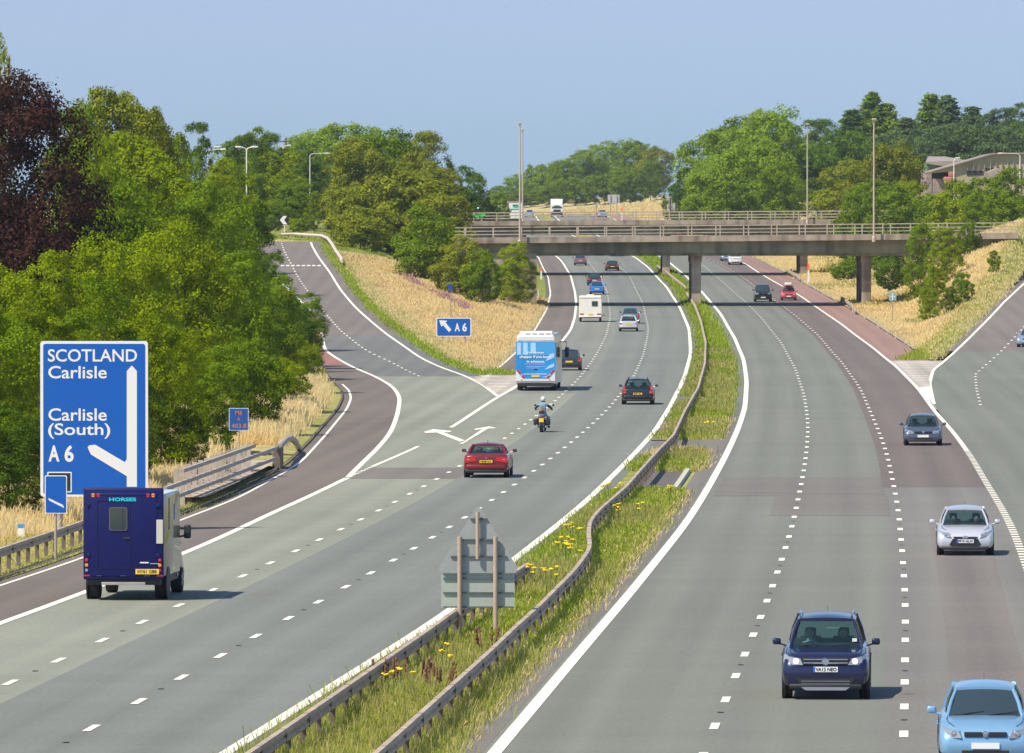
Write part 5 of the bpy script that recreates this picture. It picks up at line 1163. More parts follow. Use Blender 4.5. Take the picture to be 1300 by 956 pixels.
RED = paint('dark_red', (.20, .010, .016), .25); BLK = paint('black', (.012, .013, .018)); NAVY = paint('navy', (.012, .014, .060), .3); SILV = paint('silver', (.60, .60, .64), .35, .3)
SLATE = paint('slate_blue', (.10, .12, .17), .4); DKGREY = paint('dark_grey', (.035, .04, .05), .3); SCAR = paint('scarlet', (.55, .035, .04)); BLUEP = paint('bright_blue', (.01, .20, .70), .1); PUR = paint('mauve', (.24, .15, .20), .4)
TEAL = paint('grey_teal', (.12, .19, .20), .3); SKYB = paint('sky_blue', (.22, .42, .62), .3); WHT = paint('white', (.78, .77, .74)); GBLUE = paint('silver_blue', (.30, .38, .50), .4)
laneR = RB
V1 = car(1048, 889, RB, True, 'dark blue off-roader with chrome grille bars and plate VA12 NEO at the bottom edge', 4.43, 1.90, 1.68, 'suv', NAVY, 'VA12 NEO', GLASS, rails=1, lit=True, grille='bars', name='off_roader')
V2 = car(1225.5, 706, RC, True, 'small silver hatchback with a big black mouth grille and plate FP10 NLW', 3.95, 1.78, 1.43, 'hatch', SILV, 'FP10 NLW', GLASS, grille='mouth')
V3 = car(1172, 566, RC, True, 'dark slate-blue hatchback driving toward us beside the white gore line', 4.25, 1.80, 1.40, 'hatch', SLATE, ' ', GLASS, grille='std')
V4 = car(617, 607, L12, False, 'dark red saloon seen from behind, nearest car on the left carriageway', 4.53, 1.86, 1.36, 'saloon', RED, 'ND08 XLA', GLASS, tail='wide', belt=.95)
V5 = car(809.5, 514, L23, False, 'black estate car with tall red tail lights running up its rear pillars', 4.62, 1.87, 1.49, 'estate', BLK, 'SF09 UKL', GLASS, rails=2, tail='tall')
car(1251, 978, RC, True, 'light blue car whose roof just shows at the bottom right corner', 4.1, 1.75, 1.46, 'hatch', SKYB, ' ', detail=True)
car(722.5, 470.5, L12, False, 'dark navy hatchback overlapping the right side of the coach', 4.1, 1.74, 1.48, 'hatch', DKGREY, ' ')
car(798, 421, L23, False, 'silver saloon car in the middle lane right of the caravan', 4.4, 1.76, 1.44, 'saloon', SILV, ' ', GLASS, detail=False, tail='small')
car(800.5, 411, L23, False, 'grey-teal car hidden mostly behind the silver saloon', 4.2, 1.76, 1.50, 'hatch', TEAL, ' ', detail=False)
car(758, 374, L12, False, 'bright blue hatchback in the left lane ahead of the caravan', 3.9, 1.70, 1.50, 'hatch', BLUEP, ' ', detail=False)
car(754.5, 362.5, L12, False, 'black hatchback immediately ahead of the bright blue one', 4.1, 1.74, 1.50, 'hatch', BLK, ' ', detail=False, tail='wide')
car(737, 337, L12, False, 'small mauve car in the left lane just past the nearer bridge', 4.1, 1.72, 1.55, 'hatch', PUR, ' ', detail=False)
car(777.5, 344, L23, False, 'low black car in the middle lane in the far bridge shadow', 4.4, 1.82, 1.30, 'saloon', BLK, ' ', detail=False, tail='wide')
car(783.5, 325.5, L23, False, 'dark car almost hidden by the nearer bridge girder', 4.3, 1.80, 1.46, 'saloon', DKGREY, ' ', detail=False)
car(749, 401, L12, False, 'dark blue tow car of which only the roof shows over the caravan', 4.4, 1.80, 1.62, 'estate', SLATE, ' ', detail=False)
car(969, 383.5, RB, True, 'black boxy off-roader under the nearer bridge on the right side', 4.6, 1.92, 1.85, 'suv', BLK, ' ', detail=False, name='off_roader')
rc = car(1001.5, 381.5, RC, True, 'red estate car with a pale roof box beside the brick-red shoulder', 4.3, 1.70, 1.46, 'estate', SCAR, ' ', detail=False)
car(1304, 441, QM, True, 'silver-blue car cut by the right photo edge on the slip road', 4.2, 1.76, 1.46, 'hatch', GBLUE, ' ', zf=zs, yaw=.20)
car(934, 336.5, RC, True, 'white pick-up facing us just beyond the nearer bridge', 5.0, 1.88, 1.80, 'pickup', WHT, ' ', detail=False, name='pickup_truck', cat='pick-up')
car(924, 331.5, RB, True, 'second pale car partly behind the white pick-up', 4.2, 1.76, 1.5, 'hatch', GBLUE, ' ', detail=False)
car(765, 272.5, RB, True, 'tiny pale blue car on the far crest above both bridges', 4.2, 1.76, 1.5, 'hatch', GBLUE, ' ', detail=False, Yf=1590)
car(672.5, 273, L12, False, 'tiny blue car right of the masts above the far bridge', 4.2, 1.76, 1.5, 'hatch', SKYB, ' ', detail=False, Yf=1600)
# roof box of the red estate: carried on it
bx = empty('roof_box', rc.location, rc.rotation_euler.z); bx.location.z += 1.50; tag(bx, 'pale roof box on the red estate car', 'roof box')
MB().box(-.42, .42, -.9, 1.1, .06, .42, .14).build('lid', pmat('roof_box_grey', (.62, .62, .58), .5), bx, True); MB().box(-.6, .6, -.5, -.44, .0, .06).build('crossbar', TRIM, bx); MB().box(-.6, .6, .7, .76, 0, .06).build('crossbar', TRIM, bx)

def truck_root(name, label, cat, u, v, f, L, front=False, zf=zm, group='vehicles on the motorway', yaw=None, Yf=None):
    x, y = hit(u, v, zf) if Yf is None else (at(u, v, Yf).x, Yf); th = road_dir(f, y) if yaw is None else yaw
    r = empty(name, (x + math.sin(th) * L / 2, y + math.cos(th) * L / 2, float(zf(y + L / 2)) + .012), (-th if not front else PI - th)); tag(r, label, cat, group); return r
# ---- horse lorry
HB = pmat('horsebox_navy', (.003, .006, .085), .5, spec=.25, coat=.1, var=.04, scale=1.5); HS = pmat('horsebox_side', (.13, .115, .11), .22, metal=.5, coat=.4); HD = pmat('horsebox_seam', (.004, .005, .08), .4)
r = truck_root('horse_lorry', 'navy blue horse lorry with HORSES lettering, nearest vehicle on the left', 'horse lorry', 156.5, 763, LL, 5.9, yaw=.070)
hw = 1.09; L = 5.9; y0 = -L / 2
bd = MB().box(-hw, hw, y0 + .12, y0 + 4.1, .62, 2.86, .05).build('box_body', HS, r, True)
MB().box(-hw + .02, hw - .02, y0 + .14, y0 + 4.0, 2.84, 2.89, .02).build('roof', pmat('horsebox_roof', (.55, .62, .68), .4), r, True)
rp_ = MB(); rp_.box(-hw - .005, hw + .005, y0 + .0, y0 + .16, .56, 3.06, .05).build('rear_frame', HB, r, True)
ramp = MB().box(-hw + .16, hw - .16, y0 - .02, y0 + .03, .66, 2.92, .02).build('rear_ramp', HB, r, True)
for x0_, x1_, z0_, z1_ in ((-.72, -.70, .92, 2.72), (.18, .20, .92, 2.72), (-.72, .20, .90, .92), (-.72, .20, 2.70, 2.72), (-.9, .9, .86, .875)): MB().box(x0_, x1_, y0 - .032, y0 - .018, z0_, z1_).build('seam', HD, ramp)
wd = MB().prism(rrect(-.38, .12, 1.90, 2.54, .06), y0 - .045, y0 - .015).build('window_frame', pmat('window_grey', (.10, .09, .09), .5), ramp); MB().prism(rrect(-.35, .09, 1.93, 2.51, .05), y0 - .05, y0 - .040).build('window', DGLASS, ramp)
MB().box(.02, .20, y0 - .05, y0 - .02, 1.66, 1.72, .015).build('handle', TRIM, ramp)
for sx in (-1, 1):
    for zz in (1.2, 2.55): MB().box(min(sx * .90, sx * 1.0), max(sx * .90, sx * 1.0), y0 - .05, y0 - .01, zz, zz + .09, .01).build('latch', HD, ramp)
for xx in (-.65, 0, .65): MB().tube([(xx - .08, y0 - .03, .67), (xx + .08, y0 - .03, .67)], .022, 8).build('hinge', HD, ramp)
MB().box(-.02, -.0, y0 - .053, y0 - .049, 1.93, 2.51).build('window_bar', TRIM, ramp); MB().box(-.9, .9, y0 - .03, y0 - .016, 2.86, 2.875).build('seam', HD, ramp)
textmesh('HORSES', -.38, .36, 2.70, 2.80, y0 - .035, bold=.03).build('lettering', pmat('cyan_letters', (.01, .60, .72), .5), ramp)
MB().box(.46, .70, y0 - .036, y0 - .03, 1.015, 1.05, .004).build('maker_mark', WHITE, ramp); MB().box(.74, .98, y0 - .036, y0 - .03, 1.0, 1.015).build('maker_mark', pmat('pale_mark', (.5, .55, .7), .5), ramp)
for sx, cols in ((-1, (AMBER, TAIL)), (1, (AMBER, TAIL))):
    for k, mt in enumerate(cols): MB().lathe([(.001, -.02), (.05, -.015), (.058, 0), (.058, .03)], 16, 'y', (sx * (.82 - .14 * k) - .0, y0 - .01, 2.86)).build('marker_light', mt, r, True)
    for k, (mt, rr_) in enumerate(((TAIL, .05), (AMBER, .05), (LENS if sx < 0 else TAIL, .045))): MB().lathe([(.001, -.025), (rr_ * .8, -.02), (rr_, 0), (rr_, .03)], 16, 'y', (sx * 1.0, y0 - .01, 1.10 - .14 * k)).build('tail_light', mt, r, True)
    MB().box(min(sx * .92, sx * 1.08), max(sx * .92, sx * 1.08), y0 - .02, y0 + .02, .66, .70).build('reflector', TAIL, r)
MB().box(hw - .18, hw - .0, y0 - .035, y0 - .0, 1.55, 2.20, .01).build('side_panel', pmat('panel_cream', (.55, .52, .46), .5), r)
pl = MB().box(.34, .98, y0 - .045, y0 - .02, .72, .86).build('number_plate', PLY, r); textmesh('HY61 GBB', .40, .92, .745, .84, y0 - .05, bold=.02).build('registration', INK, pl)
MB().box(-hw + .1, hw - .1, y0 + .1, y0 + 5.2, .42, .64).build('chassis', TRIM, r); MB().box(-.6, .6, y0 + .02, y0 + .1, .42, .50, .01).build('step_bar', GALV, r)
MB().box(hw - .0, hw + .012, y0 + 1.35, y0 + 1.45, 1.95, 2.75, .004).build('side_vent', TRIM, bd); MB().box(hw - .0, hw + .012, y0 + 1.25, y0 + 1.5, 1.90, 1.95, .004).build('vent_frame', TRIM, bd)
MB().prism([(0, 0), (.16, .05), (.06, .2), (.12, .45), (-.02, .3)], 0, .01).build('side_emblem', pmat('emblem_blue', (.15, .55, .75), .5), bd); e_ = [o for o in bpy.data.objects if o.name.startswith('side_emblem')][-1]; e_.rotation_euler.z = PI / 2; e_.location = (hw + .012, y0 + 2.7, 2.1)
MB().loft([[Vector((s * hw * .93, y, z)) for s, z in ((-1, .5), (1, .5), (1, zt * .6), (.93, zt), (-.93, zt), (-1, zt * .6))] for y, zt in ((y0 + 4.05, 2.25), (y0 + 4.6, 2.25), (y0 + 5.2, 1.35), (y0 + 5.7, 1.12), (y0 + 5.9, .85))]).build('cab', HS, r, True, 30)
for sx in (-1, 1):
    MB().panel((sx * (hw * .935), y0 + 4.2, 1.35), (sx * (hw * .935), y0 + 5.1, 1.35), (sx * hw * .90, y0 + 4.7, 2.1), (sx * hw * .90, y0 + 4.2, 2.1), (sx * .02, 0, 0), 3).build('side_window', DGLASS, r)
    q = MB().box(min(sx * (hw - .0), sx * (hw + .20)), max(sx * (hw - .0), sx * (hw + .20)), y0 + 4.95, y0 + 5.1, 1.50, 1.88, .05); q.tube([(sx * hw * .9, y0 + 5.0, 1.55), (sx * (hw + .12), y0 + 5.02, 1.60)], .03, 6); q.tube([(sx * hw * .9, y0 + 5.0, 1.8), (sx * (hw + .12), y0 + 5.02, 1.78)], .03, 6); mi = q.build('mirror', TRIM, r, True)
    MB().box(min(sx * (hw + .03), sx * (hw + .17)), max(sx * (hw + .03), sx * (hw + .17)), y0 + 4.935, y0 + 4.952, 1.54, 1.84).build('mirror_glass', DGLASS, mi)
    for yy in (y0 + 1.15, y0 + 4.95): wheel(r, sx * (hw - .18), yy, .36, .30)
    MB().lathe([(.38, -.02), (.46, -.02), (.46, .02), (.38, .02)], 24, 'x', (sx * (hw + .0), y0 + 1.15, .42)).build('wheel_arch', TRIM, r)
# ---- coach
CW = pmat('coach_white', (.74, .72, .70), .35, coat=.5); CB = pmat('coach_blue', (.01, .24, .60), .4, coat=.3, var=.3, scale=.5); CL = pmat('cloud_white', (.40, .62, .84), .5); CSK = pmat('coach_skyblue', (.06, .34, .70), .4)
r = truck_root('coach', 'white coach with a bright blue advert covering its rear', 'coach', 680, 496.5, LL, 12.2, yaw=.040)
hw = 1.25; L = 12.2; y0 = -L / 2; H = 3.55
MB().loft([[Vector((a * hw * w_, y, b)) for a, b in ((-1, z0_), (1, z0_), (1.0, 1.4), (.99, 2.6), (.95, zt - .18), (.86, zt - .04), (-.86, zt - .04), (-.95, zt - .18), (-.99, 2.6), (-1.0, 1.4))] for y, w_, z0_, zt in ((y0, .97, .62, H - .12), (y0 + .12, 1.0, .45, H), (y0 + 11.6, 1.0, .38, H), (y0 + 12.0, .97, .38, H - .2), (y0 + 12.2, .9, .5, H - .6))]).build('body', CW, r, True, 30)
ad = MB().prism([(-1.25, 1.30), (-1.25, 3.02), (-1.16, 3.08), (1.16, 3.08), (1.25, 3.02), (1.25, 1.30), (.98, .98), (.80, .78), (-.80, .78), (-.98, .98)], y0 - .02, y0 + .03).build('advert_panel', CB, r)
MB().prism([(-1.24, 2.22), (-1.24, 3.0), (-1.15, 3.06), (1.15, 3.06), (1.24, 3.0), (1.24, 2.0), (.95, 2.1), (.75, 2.25), (.2, 2.2)], y0 - .026, y0 - .019).build('sky_patch', CSK, ad)
for pts in ([(-1.15, 2.25), (-1.15, 3.0), (-.92, 3.0), (-.92, 2.25)], [(-.78, 2.25), (-.78, 3.0), (-.5, 3.0), (-.5, 2.25)], [(-.32, 2.4), (-.30, 3.0), (.0, 3.0), (.02, 2.3)], [(.62, 1.85), (.9, 1.95), (1.15, 2.1), (1.17, 2.35), (.9, 2.3)], [(.55, 1.32), (.8, 1.38), (1.17, 1.5), (1.15, 1.72), (.85, 1.58)], [(.35, .84), (.6, .9), (.82, .98), (.7, .84)]): MB().prism(pts, y0 - .032, y0 - .027).build('cloud', CL, ad)
for t_, a, b_, z0_, z1_ in (("I'm always", -.52, .52, 2.30, 2.46), ('cheaper if you book', -1.0, 1.0, 2.00, 2.21), ('in advance.', -.56, .58, 1.76, 1.91)): textmesh(t_, a, b_, z0_, z1_, y0 - .038, bold=.035).build('lettering', WHITE, ad)
for z_, a, b_ in ((1.66, -.72, .62), (1.50, -.60, .62), (1.41, -.60, .25)): MB().box(a, b_, y0 - .036, y0 - .03, z_, z_ + .022).build('small_print', pmat('print_pale', (.45, .68, .85), .5), ad)
MB().box(-.10, .12, y0 - .04, y0 - .02, 1.30, 1.37, .01).build('latch', TRIM, ad); MB().box(-.75, .70, y0 - .04, y0 - .015, 1.02, 1.06, .01).build('handle_bar', CW, ad)
pl = MB().box(-.26, .26, y0 - .045, y0 - .015, .86, .97).build('number_plate', PLY, r)
for sx in (-1, 1):
    for k in range(4): MB().lathe([(.001, -.03), (.07, -.025), (.085, 0), (.085, .04)], 12, 'y', (sx * (1.09 - .105 * k), y0 - .01, 1.24 - .125 * k)).build('tail_light', TAIL if k != 2 else pmat('lens_grey', (.4, .4, .42), .3), r, True)
    MB().lathe([(.001, -.02), (.035, -.015), (.04, .02)], 10, 'y', (sx * .88, y0 + .0, .68)).build('reflector', TAIL, r, True)
MB().loft([[Vector((a * 1.05, y, b)) for a, b in ((-1, z0_), (1, z0_), (.97, zt), (-.97, zt))] for y, z0_, zt in ((y0 + .25, 3.40, 3.62), (y0 + .5, 3.40, 3.72), (y0 + 3.0, 3.4, 3.72), (y0 + 3.3, 3.4, 3.5))]).build('roof_unit', CW, r, True, 20)
for k in range(4): MB().box(-.62 + k * .42, -.34 + k * .42, y0 + .22, y0 + .28, 3.47, 3.56, .01).build('vent', TRIM, r)
MB().box(-1.14, 1.14, y0 + .0, y0 + .05, 3.10, 3.14).build('seam', TRIM, r); MB().box(-1.1, 1.1, y0 + .1, y0 + 11.5, .28, .62).build('underbody', TRIM, r)
for sx in (-1, 1):
    for k in range(6): MB().prism([(y0 + 1.0 + k * 1.75, 1.85), (y0 + 2.62 + k * 1.75, 1.85), (y0 + 2.62 + k * 1.75, 2.95), (y0 + 1.0 + k * 1.75, 2.95)], 0, .02).build('side_window', DGLASS, r)
ws = [o for o in bpy.data.objects if o.parent == r and o.name.startswith('side_window')]
for i, o in enumerate(ws): o.rotation_euler.z = PI / 2 if True else 0; o.location = ((1.262 if i < 6 else -1.242), 0, 0)
for sx in (-1, 1):
    for yy in (y0 + 2.2, y0 + 3.5, y0 + 9.6): wheel(r, sx * 1.07, yy, .48, .30)
    q = MB().box(min(sx * 1.42, sx * 1.68), max(sx * 1.42, sx * 1.68), y0 + 12.3, y0 + 12.45, 1.9, 2.55, .06); q.tube([(sx * 1.1, y0 + 12.1, 2.9), (sx * 1.5, y0 + 12.5, 2.9), (sx * 1.52, y0 + 12.42, 2.5)], .035, 6); q.build('mirror', TRIM, r, True)
# ---- caravan
CC = pmat('caravan_cream', (.80, .77, .68), .4, coat=.3, var=.04, scale=1)
r = truck_root('caravan', 'cream touring caravan seen from behind with a small rear window', 'caravan', 749.5, 409, L12, 5.4); hw = 1.1; y0 = -2.7
MB().loft([[Vector((a * hw * w_, y, b)) for a, b in ((-1, .42), (1, .42), (1, 1.4), (.98, zt - .12), (.9, zt), (-.9, zt), (-.98, zt - .12), (-1, 1.4))] for y, w_, zt in ((y0, .97, 2.42), (y0 + .15, 1, 2.5), (y0 + 4.6, 1, 2.5), (y0 + 5.1, .98, 2.2), (y0 + 5.4, .95, 1.3))]).build('body', CC, r, True, 30)
wf = MB().prism(rrect(.12, .72, 1.48, 2.0, .06), y0 - .03, y0 + .02).build('window_frame', pmat('window_pink_grey', (.30, .24, .23), .4), r); MB().prism(rrect(.16, .68, 1.52, 1.96, .05), y0 - .035, y0 - .028).build('window', DGLASS, wf)
MB().box(-1.06, 1.06, y0 - .02, y0 + .05, 2.26, 2.30).build('trim_line', GALV, r); MB().box(-1.04, 1.04, y0 - .06, y0 + .1, .42, .60, .05).build('rear_bumper', CC, r, True); MB().box(-1.0, 1.0, y0 - .03, y0 + .1, .36, .43).build('underside', TRIM, r)
pl = MB().box(-.26, .26, y0 - .08, y0 - .05, .68, .79).build('number_plate', PLY, r)
for sx in (-1, 1): MB().box(min(sx * .62, sx * 1.02), max(sx * .62, sx * 1.02), y0 - .04, y0 + .02, .68, .80, .02).build('tail_light', TAIL, r); wheel(r, sx * .95, .0, .32, .2)
MB().tube([(0, y0 + 5.3, .5), (0, y0 + 6.5, .5)], .05, 6).build('drawbar', TRIM, r); MB().box(-.35, .35, y0 + 1, y0 + 1.6, 2.5, 2.62, .03).build('roof_vent', CC, r); wheel(r, -.95, -2.1, .30, .22); wheel(r, .95, -2.1, .30, .22)
# ---- lorries beyond the bridges
LW = pmat('lorry_white', (.78, .76, .70), .5)
def lorry(u, v, f, front, label, W_, H_, L=11, txt=False, Yf=None):
    r = truck_root('lorry', label, 'lorry', u, v, f, L, front, Yf=Yf); hw = W_ / 2; y0 = -L / 2
    MB().box(-hw, hw, y0, L / 2 - 2.2, 1.1, H_, .05).build('box_body', LW, r); MB().box(-hw + .1, hw - .1, y0 + .2, L / 2, .5, 1.1).build('chassis', TRIM, r)
    MB().loft([[Vector((a * hw * .96, y, b)) for a, b in ((-1, .6), (1, .6), (1, 2.4), (.9, zt), (-.9, zt), (-1, 2.4))] for y, zt in ((L / 2 - 2.0, H_ - .2), (L / 2 - .5, H_ - .5), (L / 2 - .05, 2.6))]).build('cab', LW, r, True, 20)
    MB().panel((-hw * .85, L / 2 - .02, 1.75), (hw * .85, L / 2 - .02, 1.75), (hw * .8, L / 2 - .12, 2.6), (-hw * .8, L / 2 - .12, 2.6), (0, .05, 0), 4).build('windscreen', DGLASS, r); MB().box(-hw * .6, hw * .6, L / 2 - .05, L / 2 + .0, .9, 1.5, .02).build('grille', TRIM, r)
    if txt:
        MB().box(-hw - .01, hw + .01, y0 - .02, y0 + .1, H_ - .3, H_ + .02).build('top_frame', pmat('frame_brown', (.30, .22, .18), .7), r); MB().box(-hw - .02, -hw + .12, y0 - .02, y0 + .1, .9, H_).build('side_frame', pmat('frame_brown', (.3, .22, .18), .7), r)
        GR = pmat('green_letters', (.03, .35, .25), .5); MB().box(-.45, .55, y0 - .03, y0 - .005, H_ - 1.0, H_ - .62, .1).build('green_logo', GR, r); pass
        MB().box(-.8, .8, y0 - .03, y0 - .005, H_ - 1.52, H_ - 1.36, .03).build('green_wording', GR, r); MB().box(-.01, .01, y0 - .02, y0, 1.2, H_ - 1.7).build('door_seam', TRIM, r)
    for sx in (-1, 1):
        for yy in (y0 + 1.2, y0 + 2.4, L / 2 - 1.4): wheel(r, sx * (hw - .2), yy, .48, .3)
lorry(654, 283.0, L12, False, 'white box lorry with green wording on its doors, left of the masts', 2.5, 4.2, txt=True, Yf=1380)
lorry(707, 274.5, RB, True, 'white lorry cab facing us on the far crest', 2.5, 3.7, L=9, Yf=1600)
r = truck_root('van', 'tiny white van at the far left end of the crest', 'van', 632.5, 276, L12, 5, Yf=1480); hw = .95
MB().loft([[Vector((a * hw, y, b)) for a, b in ((-1, .4), (1, .4), (1, 1.2), (.88, zt), (-.88, zt), (-1, 1.2))] for y, zt in ((-2.5, 2.1), (-2.3, 2.2), (1.2, 2.2), (1.9, 1.4), (2.5, 1.1))]).build('body', WHT, r, True, 30)
MB().panel((-.75, -2.52, 1.3), (.75, -2.52, 1.3), (.72, -2.5, 1.9), (-.72, -2.5, 1.9), (0, 0, 0), 2).build('rear_window', DGLASS, r)
for sx in (-1, 1): wheel(r, sx * .85, -1.6, .34, .22); wheel(r, sx * .85, 1.6, .34, .22)

# ------------------------------------------------------------------ people
def skin_body(name, joints, edges, mat, parent, lvl=2):
    """joints: list of (x,y,z,r); first one is the pelvis root"""
    me = bpy.data.meshes.new('sk'); me.from_pydata([j[:3] for j in joints], edges, []); ob = bpy.data.objects.new('sk', me); COL.objects.link(ob)
    sk_ = ob.modifiers.new('s', 'SKIN'); sk_.use_smooth_shade = True
    lay = me.skin_vertices[0].data if me.skin_vertices else None
    if lay is None:
        bm = bmesh.new(); bm.from_mesh(me); bm.verts.layers.skin.verify(); bm.to_mesh(me); bm.free(); lay = me.skin_vertices[0].data
    for i, j in enumerate(joints): lay[i].radius = (j[3], j[3] if len(j) < 5 else j[4]); lay[i].use_root = (i == 0)
    ss = ob.modifiers.new('d', 'SUBSURF'); ss.levels = lvl
    dg = bpy.context.evaluated_depsgraph_get(); dg.update(); m2 = bpy.data.meshes.new_from_object(ob.evaluated_get(dg)); m2.materials.clear(); m2.materials.append(mat)
    bpy.data.objects.remove(ob); m2.polygons.foreach_set('use_smooth', [True] * len(m2.polygons)); return link(bpy.data.objects.new(name, m2), parent)
DENIM = pmat('denim_blue', (.16, .30, .42), .9, var=.15, scale=9); DARKC = pmat('dark_cloth', (.025, .03, .04), .9); SKIN = pmat('skin', (.50, .30, .22), .6); HELM = pmat('helmet_silver', (.62, .66, .70), .25, coat=.6); HAIR = pmat('hair_brown', (.08, .05, .03), .9)
def face(parent, x, y, z, s, hair=HAIR, d=1):
    """eyes, nose, hair on a head centred at x,y,z, looking along d*y"""
    for sx in (-.032, .032): MB().ball((x + sx, y + d * .088, z + .01), .013, 6).build('eye', INK, parent)
    MB().ball((x, y + d * .102, z - .018), .016, 6, (1, 1, 1.5)).build('nose', s, parent); MB().box(x - .025, x + .025, min(y + d * .088, y + d * .097), max(y + d * .088, y + d * .097), z - .062, z - .05, .003).build('mouth', pmat('lips', (.35, .12, .1), .6), parent)
    for sx in (-.078, .078): MB().ball((x + sx, y, z), .02, 6, (.5, 1, 1.5)).build('ear', s, parent)
    MB().ball((x, y - d * .018, z + .035), .098, 10, (.95, 1.02, .92)).build('hair', hair, parent, True)
def sitter(car_root, sx, label, shirt, hands=True, hair=HAIR, dy=.02):
    L, W, H, B, wsb = car_root['dims']; M_ = car_root.matrix_basis
    p = empty('person', M_ @ Vector((sx, 0, 0)), 0); p.rotation_euler = car_root.rotation_euler; tag(p, label, 'person')
    y = dy * L; z = H - .16 - .20       # head centre
    j = [(0, y - .12, z - .62, .15, .11), (0, y - .16, z - .42, .155, .11), (0, y - .14, z - .26, .13, .09), (0, y - .10, z - .14, .055), (0, y - .07, z - .08, .05),
         (-.18, y - .13, z - .25, .06), (-.24, y + .04, z - .44, .048), (-.14, y + .27, z - .34, .036), (.18, y - .13, z - .25, .06), (.24, y + .04, z - .44, .048), (.14, y + .27, z - .34, .036)]
    skin_body('body', j, [(0,1),(1,2),(2,3),(3,4),(2,5),(5,6),(6,7),(2,8),(8,9),(9,10)], shirt, p)
    hd = MB().ball((0, y - .05, z + .0), .10, 12, (.84, .95, 1.18)).build('head', SKIN, p, True); face(hd, 0, y - .05, z, SKIN, hair)
    for s_ in (-1, 1):
        h_ = MB().ball((s_ * .13, y + .30, z - .325), .042, 8, (.8, 1.1, .9))
        for k in range(4): h_.tube([(s_ * .13, y + .33, z - .30 - .016 * k), (s_ * .115, y + .37, z - .305 - .016 * k), (s_ * .10, y + .36, z - .315 - .016 * k)], .009, 5, .007)
        h_.tube([(s_ * .12, y + .29, z - .30), (s_ * .095, y + .33, z - .285)], .011, 5, .009); h_.build('hand', SKIN, p, True)
    return p
def wheel_rim(root, sx):
    L, W, H, B, wsb = root['dims']; m = MB(); n = 20; y = .02 * L + .36; z = H - .36 - .33
    m.tube([(sx + .18 * math.cos(2 * PI * k / n), y + .05 * math.sin(2 * PI * k / n), z + .16 * math.sin(2 * PI * k / n)) for k in range(n + 1)], .014, 6); m.build('steering_wheel', TRIM, root, True)
LT = pmat('shirt_pale_blue', (.45, .60, .68), .9); TN = pmat('shirt_tan', (.45, .35, .25), .9); GRN = pmat('shirt_green', (.20, .32, .28), .9)
for c_, dn in ((V1, 'blue off-roader'), (V2, 'silver hatchback')):
    wheel_rim(c_, .36)
sitter(V1, .36, 'driver in a pale blue shirt behind the wheel of the dark blue off-roader', LT)
sitter(V1, -.36, 'passenger in a dark top beside the driver of the dark blue off-roader', DARKC)
sitter(V2, .36, 'driver in a tan top behind the wheel of the small silver hatchback', TN)
sitter(V2, -.36, 'passenger in a green top beside the driver of the small silver hatchback', GRN)
MB().box(-.28, -.0, V1['dims'][4] - .42, V1['dims'][4] - .40, V1['dims'][2] - .24, V1['dims'][2] - .215).build('tax_strip', pmat('pale_strip', (.6, .65, .5), .6), V1)
MB().box(-.66, -.56, V1['dims'][4] - .02, V1['dims'][4] - .0, V1['dims'][3] + .10, V1['dims'][3] + .17).build('tax_disc', WHITE, V1)

# ---- motorcycle and rider
x, y = hit(690, 549, zm)
BK = pmat('bike_black', (.015, .015, .018), .35, coat=.5)
mc = empty('motorcycle', (x, y + 1.1, float(zm(y)) + .015), -.10); tag(mc, 'black touring motorcycle with panniers behind the coach', 'motorcycle', 'vehicles on the motorway')
for yy, rr_, w_ in ((-.78, .31, .15), (.80, .31, .11)):
    wl = MB().lathe([(rr_ * .62, -w_ / 2 * .8), (rr_ * .9, -w_ / 2), (rr_, -w_ * .15), (rr_, w_ * .15), (rr_ * .9, w_ / 2), (rr_ * .62, w_ / 2 * .8)], 28, 'x', (0, yy, rr_)).build('wheel', TYRE, mc, True); MB().lathe([(rr_ * .64, -.03), (rr_ * .6, .0), (rr_ * .64, .03)], 24, 'x', (0, yy, rr_)).build('rim', CHROME, wl, True)
MB().loft([[Vector((s * w_, y_, z_)) for s, z_ in ((-1, z0_), (1, z0_), (.8, z1_), (-.8, z1_))] for y_, w_, z0_, z1_ in ((-.95, .08, .55, .72), (-.6, .14, .55, .76), (-.2, .17, .50, .74), (.1, .16, .55, .95), (.45, .12, .65, .93), (.6, .06, .7, .85))]).build('tank_and_seat', BK, mc, True, 40)
MB().lathe([(.34, -.09), (.36, -.09), (.36, .09), (.34, .09)], 24, 'x', (0, -.78, .33)).build('rear_mudguard', BK, mc, True)
MB().box(-.16, .16, -.15, .35, .22, .58, .06).build('engine', pmat('engine_metal', (.25, .25, .26), .4, metal=.7), mc, True)
for sx in (-1, 1):
    MB().box(min(sx * .17, sx * .42), max(sx * .17, sx * .42), -.98, -.42, .34, .68, .07).build('pannier', BK, mc, True); MB().tube([(sx * .17, .1, .25), (sx * .20, -.4, .26), (sx * .22, -1.05, .28)], .045, 8).build('exhaust', CHROME, mc, True)
    MB().lathe([(.001, -.02), (.035, -.01), (.035, .03)], 10, 'y', (sx * .22, -1.03, .74)).build('indicator', AMBER, mc, True); MB().tube([(sx * .09, .80, .31), (sx * .09, .55, .95)], .025, 6).build('fork', CHROME, mc, True)
    MB().tube([(sx * .05, .50, 1.0), (sx * .28, .42, 1.12), (sx * .42, .28, 1.10)], .017, 6).build('handlebar', CHROME, mc, True); q = MB().tube([(sx * .33, .36, 1.12), (sx * .44, .42, 1.30)], .008, 5); q.lathe([(.001, -.015), (.055, -.01), (.055, .01)], 12, 'y', (sx * .46, .42, 1.32)); q.build('mirror', BK, mc, True)
